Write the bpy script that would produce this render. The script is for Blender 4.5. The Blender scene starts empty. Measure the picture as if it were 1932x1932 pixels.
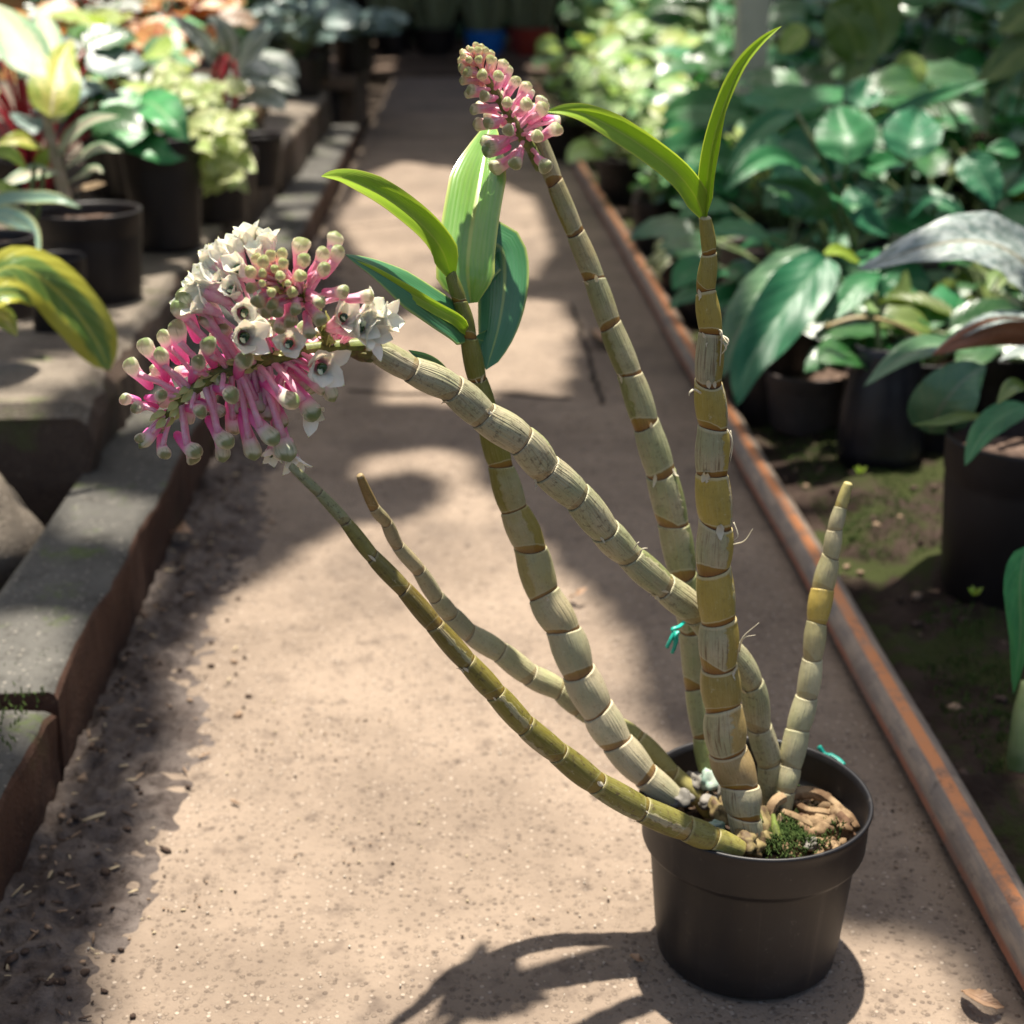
import bpy, math, random
from mathutils import Vector, Matrix, noise
R = math.radians
S = bpy.context.scene
COL = S.collection

# ------------------------------------------------------------------ camera
H, PITCH, YAW, F = 0.589, R(20.84), R(2.12), 2800.0
CAM = Vector((0, 0, H))
FWD = Vector((math.sin(YAW)*math.cos(PITCH), math.cos(YAW)*math.cos(PITCH), -math.sin(PITCH)))
RGT = Vector((math.cos(YAW), -math.sin(YAW), 0))
UPV = RGT.cross(FWD)
def ray(px, py): return FWD + RGT*((px-966)/F) - UPV*((py-966)/F)
def at(px, py, Y):                       # point of the place at distance Y down the path
    d = ray(px, py); return CAM + d*(Y/d.y)
def ground(px, py, z=0.0):
    d = ray(px, py); return CAM + d*((z-H)/d.z)
def depth(p): return (p-CAM).dot(FWD)
def mpp(p): return depth(p)/F            # metres per picture unit at p
def zm(ox, oy, s):                       # reading offset of an enlargement
    return lambda x, y: ((ox+x/s)*0.9928, (oy+y/s)*0.9928)

# ------------------------------------------------------------------ objects
ORG = {}
def tag(o, label=None, cat=None, group=None, kind=None):
    if label: o['label'] = label
    if cat: o['category'] = cat
    if group: o['group'] = group
    if kind: o['kind'] = kind
    return o
def thing(name, loc, label, cat, group=None):
    o = bpy.data.objects.new(name, None); COL.objects.link(o)
    o.location = loc; o.empty_display_size = .02
    ORG[o.name] = Vector(loc)
    return tag(o, label, cat, group)
class MB:
    def __init__(s): s.v=[]; s.f=[]; s.m=[]; s.uv=[]; s.a={}
    def add(s, verts, faces, uvs=None, mi=0, attrs=None):
        b=len(s.v); s.v += [tuple(q) for q in verts]
        s.f += [tuple(i+b for i in f) for f in faces]; s.m += [mi]*len(faces)
        s.uv += uvs if uvs else [(0,0)]*len(verts)
        if attrs:
            for k,vals in attrs.items(): s.a.setdefault(k,[]).extend(vals)
    def build(s, name, mats, parent=None, smooth=True, origin=None):
        o0 = Vector((0,0,0))
        if parent is not None: o0 = ORG.get(parent.name, o0)
        if origin is not None: o0 = Vector(origin)
        me = bpy.data.meshes.new(name)
        me.from_pydata([(a-o0.x,b-o0.y,c-o0.z) for a,b,c in s.v], [], s.f)
        if not isinstance(mats,(list,tuple)): mats=[mats]
        for m in mats: me.materials.append(m)
        me.polygons.foreach_set('material_index', s.m)
        if smooth: me.polygons.foreach_set('use_smooth',[True]*len(s.f))
        ul = me.uv_layers.new(name='UVMap')
        li=[0]*len(me.loops); me.loops.foreach_get('vertex_index', li)
        flat=[]
        for i in li: flat += s.uv[i]
        ul.data.foreach_set('uv', flat)
        for k,vals in s.a.items():
            at_=me.attributes.new(k,'FLOAT_COLOR','POINT')
            fl=[]
            for c in vals: fl += [c[0],c[1],c[2],1.0]
            at_.data.foreach_set('color', fl)
        me.update()
        o = bpy.data.objects.new(name, me); COL.objects.link(o)
        if parent is not None:
            o.parent = parent
            ORG[o.name] = o0
        else:
            o.location = o0; ORG[o.name]=o0
        return o

def spline(pts, n):                       # Catmull-Rom through pts, n samples
    P=[Vector(q) for q in pts]
    if len(P)==2: P=[P[0],(P[0]+P[1])/2,P[1]]
    P=[P[0]*2-P[1]]+P+[P[-1]*2-P[-2]]
    k=len(P)-3; out=[]
    for i in range(n):
        t=i/(n-1)*k; j=min(int(t),k-1); t-=j
        a,b,c,d=P[j:j+4]
        out.append(.5*((2*b)+(c-a)*t+(2*a-5*b+4*c-d)*t*t+(3*b-a-3*c+d)*t**3))
    return out
def tangents(P):
    T=[]
    for i in range(len(P)):
        t=P[min(i+1,len(P)-1)]-P[max(i-1,0)]
        T.append(t.normalized() if t.length>1e-9 else Vector((0,0,1)))
    return T
def tube(mb, pts, radii, n=None, seg=8, mi=0, cap=True, vscale=1.0):
    P = spline(pts, n) if n else [Vector(q) for q in pts]
    m=len(P)
    if not isinstance(radii,(list,tuple)): radii=[radii,radii]
    rr=[]
    for i in range(m):
        t=i/(m-1)*(len(radii)-1); j=min(int(t),len(radii)-2); t-=j
        rr.append(radii[j]*(1-t)+radii[j+1]*t)
    T=tangents(P); e=Vector((0.13,-1,.21))
    V=[];U=[];Fc=[]
    for i in range(m):
        e1=e-T[i]*e.dot(T[i])
        if e1.length<1e-4: e1=T[i].orthogonal()
        e1.normalize(); e=e1; e2=T[i].cross(e1)
        for k in range(seg+1):
            a=2*math.pi*k/seg
            V.append(P[i]+(e1*math.cos(a)+e2*math.sin(a))*rr[i]); U.append((k/seg,i/(m-1)*vscale))
    w=seg+1
    for i in range(m-1):
        for k in range(seg): Fc.append((i*w+k,i*w+k+1,(i+1)*w+k+1,(i+1)*w+k))
    if cap:
        Fc.append(tuple(range(seg-1,-1,-1))); Fc.append(tuple((m-1)*w+k for k in range(seg)))
    mb.add(V,Fc,U,mi)
def lathe(mb, c, prof, seg=48, mi=0, ax=Vector((0,0,1)), wob=0.0):
    c=Vector(c); e1=ax.orthogonal().normalized(); e2=ax.cross(e1)
    V=[];U=[];Fc=[];w=seg+1;n=len(prof)
    for i,(r,z) in enumerate(prof):
        for k in range(w):
            a=2*math.pi*k/seg; q=r*(1+wob*math.sin(2*a+1)+wob*.6*math.sin(3*a))
            V.append(c+ax*z+(e1*math.cos(a)+e2*math.sin(a))*q); U.append((k/seg,i/(n-1)))
    for i in range(n-1):
        for k in range(seg): Fc.append((i*w+k,i*w+k+1,(i+1)*w+k+1,(i+1)*w+k))
    mb.add(V,Fc,U,mi)
def box(mb, lo, hi, mi=0, jit=0, rng=None, bev=0.0):
    x0,y0,z0=lo;x1,y1,z1=hi
    c=[Vector((x,y,z)) for z in (z0,z1) for y in (y0,y1) for x in (x0,x1)]
    if jit: c=[q+Vector((rng.uniform(-jit,jit),rng.uniform(-jit,jit),rng.uniform(-jit,jit)*.5)) for q in c]
    mb.add(c,[(0,2,3,1),(4,5,7,6),(0,1,5,4),(2,6,7,3),(0,4,6,2),(1,3,7,5)],None,mi)
def lump(mb, c, r, rng, sub=1, mi=0, flat=.7, rough=.3):
    t=(1+5**.5)/2
    v=[(-1,t,0),(1,t,0),(-1,-t,0),(1,-t,0),(0,-1,t),(0,1,t),(0,-1,-t),(0,1,-t),(t,0,-1),(t,0,1),(-t,0,-1),(-t,0,1)]
    f=[(0,11,5),(0,5,1),(0,1,7),(0,7,10),(0,10,11),(1,5,9),(5,11,4),(11,10,2),(10,7,6),(7,1,8),(3,9,4),(3,4,2),(3,2,6),(3,6,8),(3,8,9),(4,9,5),(2,4,11),(6,2,10),(8,6,7),(9,8,1)]
    v=[Vector(q).normalized() for q in v]
    for _ in range(sub):
        cache={};nf=[]
        def mid(a,b):
            k=(min(a,b),max(a,b))
            if k not in cache: v.append(((v[a]+v[b])/2).normalized()); cache[k]=len(v)-1
            return cache[k]
        for a,b,d in f:
            x,y,z=mid(a,b),mid(b,d),mid(d,a); nf+=[(a,x,z),(b,y,x),(d,z,y),(x,y,z)]
        f=nf
    o=Vector((rng.uniform(-50,50),rng.uniform(-50,50),rng.uniform(-50,50)))
    rot=Matrix.Rotation(rng.uniform(0,6.28),3,'Z')@Matrix.Rotation(rng.uniform(-.5,.5),3,'X')
    sc=Vector((rng.uniform(.8,1.35),rng.uniform(.6,1.0),flat*rng.uniform(.7,1.2)))
    V=[Vector(c)+rot@Vector((q.x*sc.x,q.y*sc.y,q.z*sc.z))*r*(1+rough*noise.noise(q*1.3+o)*2) for q in v]
    mb.add(V,f,[(q.x,q.y) for q in v],mi)

# ------------------------------------------------------------------ leaves
def wprof(shape,t):
    if shape=='strap': return min(1,(t/.18+.28))*min(1,((1-t)/.42))**.75 if t<1 else 0
    if shape=='lance': return max(0,math.sin(math.pi*min(1,t**.8))**.9)*(.98)+.02*(1-t)
    if shape=='ovate': return max(0,math.sin(math.pi*t**.62))**.8
    if shape=='heart': return (min(1,.55+t*2.2) if t<.22 else 1)*max(0,1-max(0,(t-.2)/.8)**1.9)
    if shape=='petal': return max(0,math.sin(math.pi*min(1,t**1.05)))**.5*min(1,(1-t)/.30)**.45
    if shape=='ellip': return max(0,math.sin(math.pi*t))**.55
    return math.sin(math.pi*t)
def leaf(mb, pts, width, shape='lance', nrm=None, n=12, m=6, fold=.25, camber=.0, wave=0.0, wf=5, mi=0, seed=0.0, twist=0.0, thick=0.0, mi2=None, pleat=0.0):
    P=spline(pts,n); T=tangents(P)
    if nrm is None: nrm=(CAM-P[n//2]).normalized()
    V=[];U=[];Fc=[];w=m+1
    for i in range(n):
        t=i/(n-1); N=nrm-T[i]*nrm.dot(T[i])
        if N.length<.05: N=T[i].orthogonal()
        N.normalize(); Sd=T[i].cross(N)
        if twist:
            q=Matrix.Rotation(twist*t,3,T[i]); N=q@N; Sd=q@Sd
        hw=.5*width*wprof(shape,t)
        for k in range(w):
            u=k/m*2-1; au=abs(u)
            z=fold*au*hw-camber*u*u*hw+wave*width*au*math.sin(t*wf*6.28+seed+(1.3 if u>0 else 0))+(.025*math.sin(u*5+seed*3+t*7)+pleat*math.cos(u*9.4+seed)*(1-t*.6))*width*wprof(shape,t)
            V.append(P[i]+Sd*(u*hw*(1-.12*fold))+N*z); U.append((k/m,t))
    for i in range(n-1):
        for k in range(m): Fc.append((i*w+k,i*w+k+1,(i+1)*w+k+1,(i+1)*w+k))
    mb.add(V,Fc,U,mi)
    if thick:
        Nn=nrm.normalized()
        mb.add([q-Nn*thick for q in V],[tuple(reversed(f)) for f in Fc],U,mi if mi2 is None else mi2)
def camn(p, up=0.0, right=0.0):
    return ((CAM-p).normalized()+Vector((0,0,up))+Vector((right,0,0))).normalized()

# ------------------------------------------------------------------ materials
class NT:
    def __init__(s,name):
        s.m=bpy.data.materials.new(name); s.m.use_nodes=True; s.t=s.m.node_tree
        s.b=s.t.nodes['Principled BSDF']; s.out=s.t.nodes['Material Output']
    def n(s,ty,**k):
        q=s.t.nodes.new(ty)
        for a,b in k.items(): setattr(q,a,b)
        return q
    def l(s,a,b): s.t.links.new(a,b)
    def set(s,sock,v):
        if hasattr(v,'is_linked') or hasattr(v,'links'): s.l(v,sock)
        else:
            if hasattr(sock.default_value,'__len__') and not isinstance(v,(int,float)) and len(v)==3 and len(sock.default_value)==4: v=(*v,1)
            sock.default_value=v
    def math(s,op,a,b=0.0,c=None,clamp=False):
        q=s.n('ShaderNodeMath',operation=op,use_clamp=clamp); s.set(q.inputs[0],a); s.set(q.inputs[1],b)
        if c is not None: s.set(q.inputs[2],c)
        return q.outputs[0]
    def step(s,v,a,b):
        q=s.n('ShaderNodeMapRange',interpolation_type='SMOOTHSTEP'); s.set(q.inputs[0],v); s.set(q.inputs[1],a); s.set(q.inputs[2],b); return q.outputs[0]
    def mix(s,f,a,b,bt='MIX'):
        q=s.n('ShaderNodeMix',data_type='RGBA',blend_type=bt); s.set(q.inputs[0],f); s.set(q.inputs[6],a); s.set(q.inputs[7],b); return q.outputs[2]
    def noise(s,vec,scale,det=3.0,rough=.55,w=None):
        q=s.n('ShaderNodeTexNoise')
        if w is not None: q.noise_dimensions='4D'; s.set(q.inputs['W'],w)
        if vec is not None: s.l(vec,q.inputs['Vector'])
        q.inputs['Scale'].default_value=scale; q.inputs['Detail'].default_value=det; q.inputs['Roughness'].default_value=rough
        return q.outputs[0]
    def voro(s,vec,scale,feat='F1'):
        q=s.n('ShaderNodeTexVoronoi',feature=feat); s.l(vec,q.inputs['Vector']); q.inputs['Scale'].default_value=scale; return q
    def obj(s): return s.n('ShaderNodeTexCoord').outputs['Object']
    def pos(s): return s.n('ShaderNodeNewGeometry').outputs['Position']
    def uv(s):
        q=s.n('ShaderNodeSeparateXYZ'); s.l(s.n('ShaderNodeTexCoord').outputs['UV'],q.inputs[0]); return q.outputs[0],q.outputs[1]
    def vec(s,x,y,z=0.0):
        q=s.n('ShaderNodeCombineXYZ'); s.set(q.inputs[0],x); s.set(q.inputs[1],y); s.set(q.inputs[2],z); return q.outputs[0]
    def bump(s,h,strength=.3,dist=.001):
        q=s.n('ShaderNodeBump'); q.inputs['Strength'].default_value=strength; q.inputs['Distance'].default_value=dist; s.l(h,q.inputs['Height']); s.l(q.outputs[0],s.b.inputs['Normal']); return q.outputs[0]
    def base(s,c,rough=.6,spec=.5):
        s.set(s.b.inputs['Base Color'],c); s.set(s.b.inputs['Roughness'],rough); s.b.inputs['Specular IOR Level'].default_value=spec
    def translucent(s,c,f):
        t=s.n('ShaderNodeBsdfTranslucent'); s.set(t.inputs[0],c); x=s.n('ShaderNodeMixShader'); x.inputs[0].default_value=f
        s.l(s.b.outputs[0],x.inputs[1]); s.l(t.outputs[0],x.inputs[2]); s.l(x.outputs[0],s.out.inputs[0])

def srgb(r,g,b):
    f=lambda c:(c/255/12.92) if c<10 else ((c/255+.055)/1.055)**2.4
    return (f(r),f(g),f(b))

def leafmat(name,c1,c2,rib=None,mode='plain',vc=None,gloss=.35,tr=.25,amt=.5,vein=.35,trc=None,spec=.5,nf=6.0,sf=7.0):
    N=NT(name); u,v=N.uv(); d=N.math('MULTIPLY',N.math('ABSOLUTE',N.math('SUBTRACT',u,.5)),2.0)
    rnd=N.n('ShaderNodeNewGeometry').outputs['Random Per Island']
    w=N.math('MULTIPLY',rnd,40.0)
    sl=N.math('SUBTRACT',v,N.math('MULTIPLY',d,.28))
    vv=N.vec(N.math('MULTIPLY',u,1.0),N.math('MULTIPLY',v,2.0))
    n1=N.noise(vv,nf*.5,3,w=w)
    c=N.mix(N.step(n1,.3,.7),c1,c2)
    hv=N.n('ShaderNodeHueSaturation'); N.l(c,hv.inputs['Color']); N.l(N.math('MULTIPLY_ADD',rnd,.6,.7),hv.inputs['Value']); N.l(N.math('MULTIPLY_ADD',rnd,.04,.48),hv.inputs['Hue'])
    c=hv.outputs[0]
    lat=N.math('ABSOLUTE',N.math('SINE',N.math('MULTIPLY',sl,3.1416*9)))
    latm=N.math('SUBTRACT',1.0,N.step(lat,.0,.35))
    st=N.vec(N.math('MULTIPLY',d,1.4),N.math('MULTIPLY',sl,sf),u)
    n2=N.noise(st,nf,4,.65,w=w)
    if mode=='varieg':
        m=N.step(N.math('ADD',n2,N.math('MULTIPLY',N.math('SUBTRACT',.5,d),.25)),1-amt-.06,1-amt+.06); c=N.mix(m,c,vc)
    elif mode=='edge':
        m=N.step(N.math('ADD',d,N.math('MULTIPLY',N.math('SUBTRACT',n2,.5),.9)),1-amt-.1,1-amt+.1); c=N.mix(m,c,vc)
    elif mode=='center':
        m=N.step(N.math('ADD',N.math('SUBTRACT',1.0,d),N.math('MULTIPLY',N.math('SUBTRACT',n2,.5),1.1)),1-amt-.12,1-amt+.12); c=N.mix(m,c,vc)
    elif mode=='band':
        q=N.math('ABSOLUTE',N.math('SUBTRACT',d,.5)); m=N.step(N.math('ADD',N.math('MULTIPLY',q,2.0),N.math('MULTIPLY',N.math('SUBTRACT',n2,.5),.9)),amt+.15,amt-.15); c=N.mix(m,c,vc)
    elif mode=='mottle':
        n3=N.noise(vv,nf,5,.7,w=w); m=N.step(n3,1-amt-.12,1-amt+.12); c=N.mix(m,c,vc)
    elif mode=='stripe':
        q=N.math('ABSOLUTE',N.math('SINE',N.math('MULTIPLY',u,3.1416*11))); m=N.math('MULTIPLY',N.step(q,.2,.9),.5); c=N.mix(m,c,vc)
        m=N.step(d,.86,.99); c=N.mix(N.math('MULTIPLY',m,.85),c,rib)
    if rib:
        c=N.mix(N.math('MULTIPLY',latm,0.0 if mode=='stripe' else vein),c,rib); c=N.mix(N.math('MULTIPLY',N.step(d,.10,.02),.6 if mode=='stripe' else 1.0),c,rib)
    N.base(c,gloss,spec)
    if mode=='stripe': hgt=N.math('ADD',N.math('MULTIPLY',N.math('ABSOLUTE',N.math('SINE',N.math('MULTIPLY',u,3.1416*15))),.6),N.math('MULTIPLY',n1,.5)); N.bump(hgt,.2,.0006)
    else: hgt=N.math('ADD',N.math('MULTIPLY',lat,.6),N.math('MULTIPLY',n2,.5)); N.bump(hgt,.25,.002)
    if tr:
        tc=N.mix(.55,c,trc if trc else (min(1,c1[0]*2.6),min(1,c1[1]*2.4),c1[2]*1.2)); N.translucent(tc,tr)
    return N.m
def plain(name,c,rough=.6,spec=.4,c2=None,ns=40,bump=.15,dist=.001,det=4):
    N=NT(name); o=N.obj(); n=N.noise(o,ns,det)
    N.base(N.mix(N.step(n,.35,.68),c,c2) if c2 else c,rough,spec)
    if bump: N.bump(n,bump,dist)
    return N.m

# ------------------------------------------------------------------ orchid materials
def canemat():
    N=NT('cane_skin'); u,v=N.uv(); t=N.math('FRACT',v); idn=N.math('FLOOR',v)
    ta=N.n('ShaderNodeAttribute',attribute_name='tint').outputs['Color']
    sa=N.n('ShaderNodeSeparateXYZ'); N.l(N.n('ShaderNodeAttribute',attribute_name='sheath').outputs['Vector'],sa.inputs[0])
    fx=N.n('ShaderNodeSeparateXYZ'); N.l(N.n('ShaderNodeAttribute',attribute_name='finish').outputs['Vector'],fx.inputs[0])
    stk,lipc,amb=fx.outputs[0],fx.outputs[1],fx.outputs[2]
    cen,wid,dirt=sa.outputs[0],sa.outputs[1],sa.outputs[2]
    o=N.obj()
    # how far round the cane from the middle of the papery sheath
    da=N.math('ABSOLUTE',N.math('SUBTRACT',N.math('FRACT',N.math('ADD',N.math('SUBTRACT',u,cen),1.5)),.5))
    nz=N.noise(o,260,4,.6)
    edge=N.math('ADD',da,N.math('MULTIPLY',N.math('SUBTRACT',N.noise(N.vec(N.math('MULTIPLY',u,3.0),N.math('MULTIPLY',v,3.0)),1.5,4,.6),.5),.16))
    m=N.step(edge,N.math('ADD',wid,.012),N.math('SUBTRACT',wid,.012))
    m=N.math('MULTIPLY',m,N.step(wid,.005,.02))
    tg=N.mix(1.0,ta,(1.25,1.25,1.2),'MULTIPLY')
    # fine lengthwise fibres
    fib=N.noise(N.vec(N.math('MULTIPLY',u,58.0),N.math('MULTIPLY',v,1.0),idn),1.0,2,.5)
    fib2=N.noise(N.vec(N.math('MULTIPLY',u,110.0),N.math('MULTIPLY',v,2.2),idn),1.0,3,.6)
    base=N.mix(N.math('MULTIPLY',N.step(N.noise(o,70,4,.6),.42,.7),.5),ta,N.mix(.5,ta,(.17,.15,.03)))
    base=N.mix(N.math('MULTIPLY',N.step(fib2,.4,.75),.22),base,(.5,.45,.25))
    pb=N.mix(N.step(N.noise(o,34,3,.5),.35,.65),(.44,.375,.25),(.32,.32,.19))
    pale=N.mix(N.math('MULTIPLY',N.step(fib,.50,.33),N.math('MULTIPLY',stk,N.step(N.noise(o,55,3,.6),.30,.6))),pb,(.15,.10,.055))
    pale=N.mix(N.math('MULTIPLY',N.step(fib2,.5,.35),.22),pale,(.30,.24,.14))
    pale=N.mix(N.math('MULTIPLY',N.step(N.noise(o,120,5,.7),.5,.72),.35),pale,(.3,.31,.17))
    pale=N.mix(N.math('MULTIPLY',N.math('MULTIPLY_ADD',N.step(N.noise(o,48,4,.6),.35,.65),.4,.22),N.math('MULTIPLY_ADD',stk,-.9,1.0)),pale,tg)
    c=N.mix(m,base,pale)
    spk=N.voro(o,900).outputs[0]
    grime=N.math('MULTIPLY',N.math('MULTIPLY',N.step(N.noise(o,330,6,.75),.52,.66),dirt),.85)
    c=N.mix(grime,c,(.07,.045,.022))
    c=N.mix(N.math('MULTIPLY',N.step(spk,.16,.08),.5),c,(.06,.04,.02))
    scar=N.noise(N.vec(N.math('MULTIPLY',u,7.0),N.math('MULTIPLY',v,2.4)),2.2,5,.7)
    c=N.mix(N.math('MULTIPLY',N.step(scar,.58,.70),.5),c,(.16,.10,.04))
    c=N.mix(N.math('MULTIPLY',N.step(scar,.40,.30),.35),c,(.62,.57,.42))
    # node rings: bare amber just above each joint, dark seam, pale papery lip under it
    tn=N.math('ADD',t,N.math('MULTIPLY',N.math('SUBTRACT',N.noise(N.vec(N.math('MULTIPLY',u,5.0),idn),1.5,3),.5),.09))
    uc=N.math('MULTIPLY_ADD',N.math('FRACT',N.math('MULTIPLY',idn,.618)),.5,.25)
    cr=N.math('MAXIMUM',N.math('COSINE',N.math('MULTIPLY',N.math('SUBTRACT',u,uc),6.2832)),0.0)
    thr=N.math('MULTIPLY_ADD',N.math('MULTIPLY',cr,N.math('FRACT',N.math('MULTIPLY',idn,.377))),.26,.05)
    bare=N.math('MULTIPLY',N.step(N.math('SUBTRACT',tn,thr),.012,-.012),amb)
    c=N.mix(bare,c,N.mix(N.step(t,.0,.2),(.20,.075,.012),(.27,.155,.022)))
    c=N.mix(N.math('MULTIPLY',N.math('MULTIPLY',N.step(N.math('ABSOLUTE',N.math('SUBTRACT',N.math('SUBTRACT',tn,thr),.02)),.02,.005),amb),.6),c,(.5,.44,.30))
    c=N.mix(N.math('MULTIPLY',N.step(tn,.036,.006),N.math('MULTIPLY_ADD',N.step(N.noise(N.vec(N.math('MULTIPLY',u,3.0),idn),1.2,2),.3,.6),.6,.38)),c,(.035,.016,.008))
    c=N.mix(N.math('MULTIPLY',N.math('MULTIPLY',N.step(tn,.93,.965),N.step(tn,1.02,.985)),lipc),c,(.56,.48,.30))
    N.base(c,N.math('MULTIPLY_ADD',nz,.25,.33),.4)
    hgt=N.math('ADD',N.math('MULTIPLY',fib,N.math('MULTIPLY_ADD',m,.9,.25)),N.math('MULTIPLY',nz,.25))
    N.bump(hgt,.8,.0009)
    N.b.inputs['Subsurface Weight'].default_value=.0
    return N.m
M_cane=canemat()
def budmat(name,tail,mid,neck,head,tip):
    N=NT(name); u,v=N.uv(); rnd=N.n('ShaderNodeObjectInfo').outputs['Random']
    vj=N.math('ADD',v,N.math('MULTIPLY',N.math('SUBTRACT',rnd,.5),.10))
    o=N.obj(); st=N.noise(N.vec(N.math('MULTIPLY',u,26.0),N.math('MULTIPLY',v,2.0),N.math('MULTIPLY',rnd,9.0)),1.0,3,.6)
    c=N.mix(N.step(vj,.1,.42),tail,mid); c=N.mix(N.step(vj,.46,.70),c,neck); c=N.mix(N.step(vj,.66,.80),c,head)
    c=N.mix(N.math('MULTIPLY',N.step(st,.5,.72),N.math('MULTIPLY',N.step(vj,.62,.85),.85)),c,(.22,.34,.11))
    c=N.mix(N.math('MULTIPLY',N.step(st,.45,.75),N.math('MULTIPLY',N.step(vj,.75,.5),.2)),c,(.95,.70,.80))
    star=N.math('ADD',v,N.math('MULTIPLY',N.math('ABSOLUTE',N.math('SINE',N.math('MULTIPLY',u,9.42))),-.05)); c=N.mix(N.math('MULTIPLY',N.step(star,.84,.91),.9),c,tip)
    N.base(c,.42,.35)
    N.b.inputs['Subsurface Weight'].default_value=.25; N.b.inputs['Subsurface Radius'].default_value=(1,.5,.5); N.b.inputs['Subsurface Scale'].default_value=.002
    N.bump(st,.2,.0004); N.translucent(N.mix(.45,c,(1,.75,.85)),.45)
    return N.m
M_bud=budmat('bud_pink',(.93,.14,.52),(.95,.28,.60),(.96,.84,.78),(.74,.80,.56),(.14,.26,.05))
M_budy=budmat('bud_young',(.90,.52,.46),(.90,.62,.50),(.86,.74,.50),(.64,.66,.36),(.20,.28,.06))
M_bud2=budmat('bud_small',(.94,.34,.58),(.96,.50,.64),(.95,.80,.70),(.72,.76,.48),(.18,.28,.06))
def softmat(name,c,rough=.4,tr=.3,trc=None,c2=None):
    N=NT(name); n=N.noise(N.obj(),300,3); k=N.mix(N.step(n,.3,.7),c,c2 or c); N.base(k,rough,.35); N.translucent(trc or k,tr); return N.m
M_ped=softmat('pedicel_pink',(.95,.46,.62),c2=(.97,.70,.74))
def petalmat():
    N=NT('petal_cream'); u,v=N.uv(); st=N.noise(N.vec(N.math('MULTIPLY',u,16.0),N.math('MULTIPLY',v,1.5)),1.0,3,.6)
    c=N.mix(N.step(v,.05,.42),(.95,.50,.62),(.97,.96,.87)); c=N.mix(N.math('MULTIPLY',N.step(st,.5,.75),.25),c,(.74,.76,.50))
    c=N.mix(N.step(v,.93,1.0),c,(.55,.62,.16)); N.base(c,.4,.35); N.bump(st,.25,.0005)
    N.b.inputs['Subsurface Weight'].default_value=.15; N.b.inputs['Subsurface Scale'].default_value=.002
    N.translucent(N.mix(.5,c,(1,.97,.85)),.38); return N.m
M_petal=petalmat()
M_lip=plain('lip_green',(.010,.040,.012),.18,.6,(.03,.09,.03),300,.1)
M_col=softmat('column_cream',(.75,.80,.55),.3,.1)
M_rach=plain('rachis_green',(.16,.21,.04),.5,.4,(.09,.10,.03),260,.3)
M_rachd=plain('rachis_dry',(.10,.065,.035),.6,.3,(.16,.17,.05),200,.4)
M_bract=softmat('bract_green',(.55,.58,.22),.5,.2)
M_leafy=leafmat('orchid_leaf_young',(.27,.44,.025),(.34,.48,.035),rib=(.55,.58,.10),mode='stripe',vc=(.34,.46,.05),gloss=.38,tr=.42,trc=(.62,.82,.05))
M_leafm=leafmat('orchid_leaf',(.17,.36,.06),(.24,.43,.10),rib=(.55,.60,.16),mode='stripe',vc=(.24,.42,.12),gloss=.24,tr=.25,trc=(.45,.70,.08),spec=.8)
M_leafd=leafmat('orchid_leaf_dark',(.045,.17,.06),(.065,.21,.085),rib=(.38,.46,.12),mode='stripe',vc=(.07,.20,.09),gloss=.28,tr=.12,spec=.6)
def potmat(name='pot_plastic',c=(.008,.007,.008),c2=(.020,.018,.019),r=.46,dust=1.0):
    N=NT(name); o=N.obj(); n=N.noise(o,14,5,.65); d=N.noise(o,160,4,.7)
    k=N.mix(N.step(n,.4,.72),c,c2); k=N.mix(N.math('MULTIPLY',N.step(d,.6,.78),.35*dust),k,(.11,.095,.08)); u_,v_=N.uv(); dr=N.noise(N.vec(N.math('MULTIPLY',u_,26.0),N.math('MULTIPLY',v_,1.6)),1.0,5,.7); k=N.mix(N.math('MULTIPLY',N.step(dr,.54,.74),.55*dust),k,(.055,.047,.040)); sc_=N.noise(o,55,6,.75); k=N.mix(N.math('MULTIPLY',N.step(sc_,.62,.68),.5*dust),k,(.09,.08,.07))
    N.base(k,N.math('MULTIPLY_ADD',n,.35,r-.14),.45); N.bump(d,.12,.0006); return N.m
M_pot=potmat()
M_bark=plain('bark_chips',(.30,.21,.12),.9,.15,(.10,.06,.032),90,.7,.002)
M_soil=plain('potting_soil',(.05,.032,.022),.95,.15,(.11,.075,.05),150,.9,.003)
M_moss=plain('moss',(.03,.06,.012),.9,.2,(.075,.11,.028),300,.8,.002)
M_peb=plain('pebble_grey',(.13,.12,.10),.7,.3,(.24,.22,.19),120,.4)
M_foam=plain('foam_mint',(.36,.40,.33),.6,.3,(.24,.36,.29),200,.2)
M_twine=plain('twine_teal',(.012,.33,.25),.4,.5,(.02,.48,.36),600,.3)
M_fib=softmat('sheath_fibre',(.70,.64,.48),.6,.3)

# ------------------------------------------------------------------ the orchid
PC=at(1425,1500,.772); PX,PY=PC.x,PC.y
orchid=thing('potted_orchid',(PX,PY,0),'flowering orchid with jointed canes and pink-white blossoms in a black plastic pot on the path','orchid')
zp=PC.z
mb=MB()
lathe(mb,(PX,PY,0),[(0,.004),(.050,.004),(.0535,.0015),(.0555,.004),(.0575,.018),(.0625,zp-.034),(.0632,zp-.031),(.0668,zp-.0285),(.0678,zp-.026),(.0685,zp-.008),(.0692,zp-.003),(.0703,zp-.0006),(.0700,zp+.0008),(.0690,zp+.0012),(.0676,zp+.0004),(.0668,zp-.004),(.0655,zp-.020),(.0648,zp-.0225),(.0625,zp-.0240),(.0610,zp-.027),(.0600,zp-.05),(.0585,zp-.06),(0,zp-.06)],seg=96,wob=.006)
pot_o=mb.build('pot',M_pot,orchid)
rng=random.Random(5)
mb=MB()                                              # compost surface
n=26;V=[];Fc=[]
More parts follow.
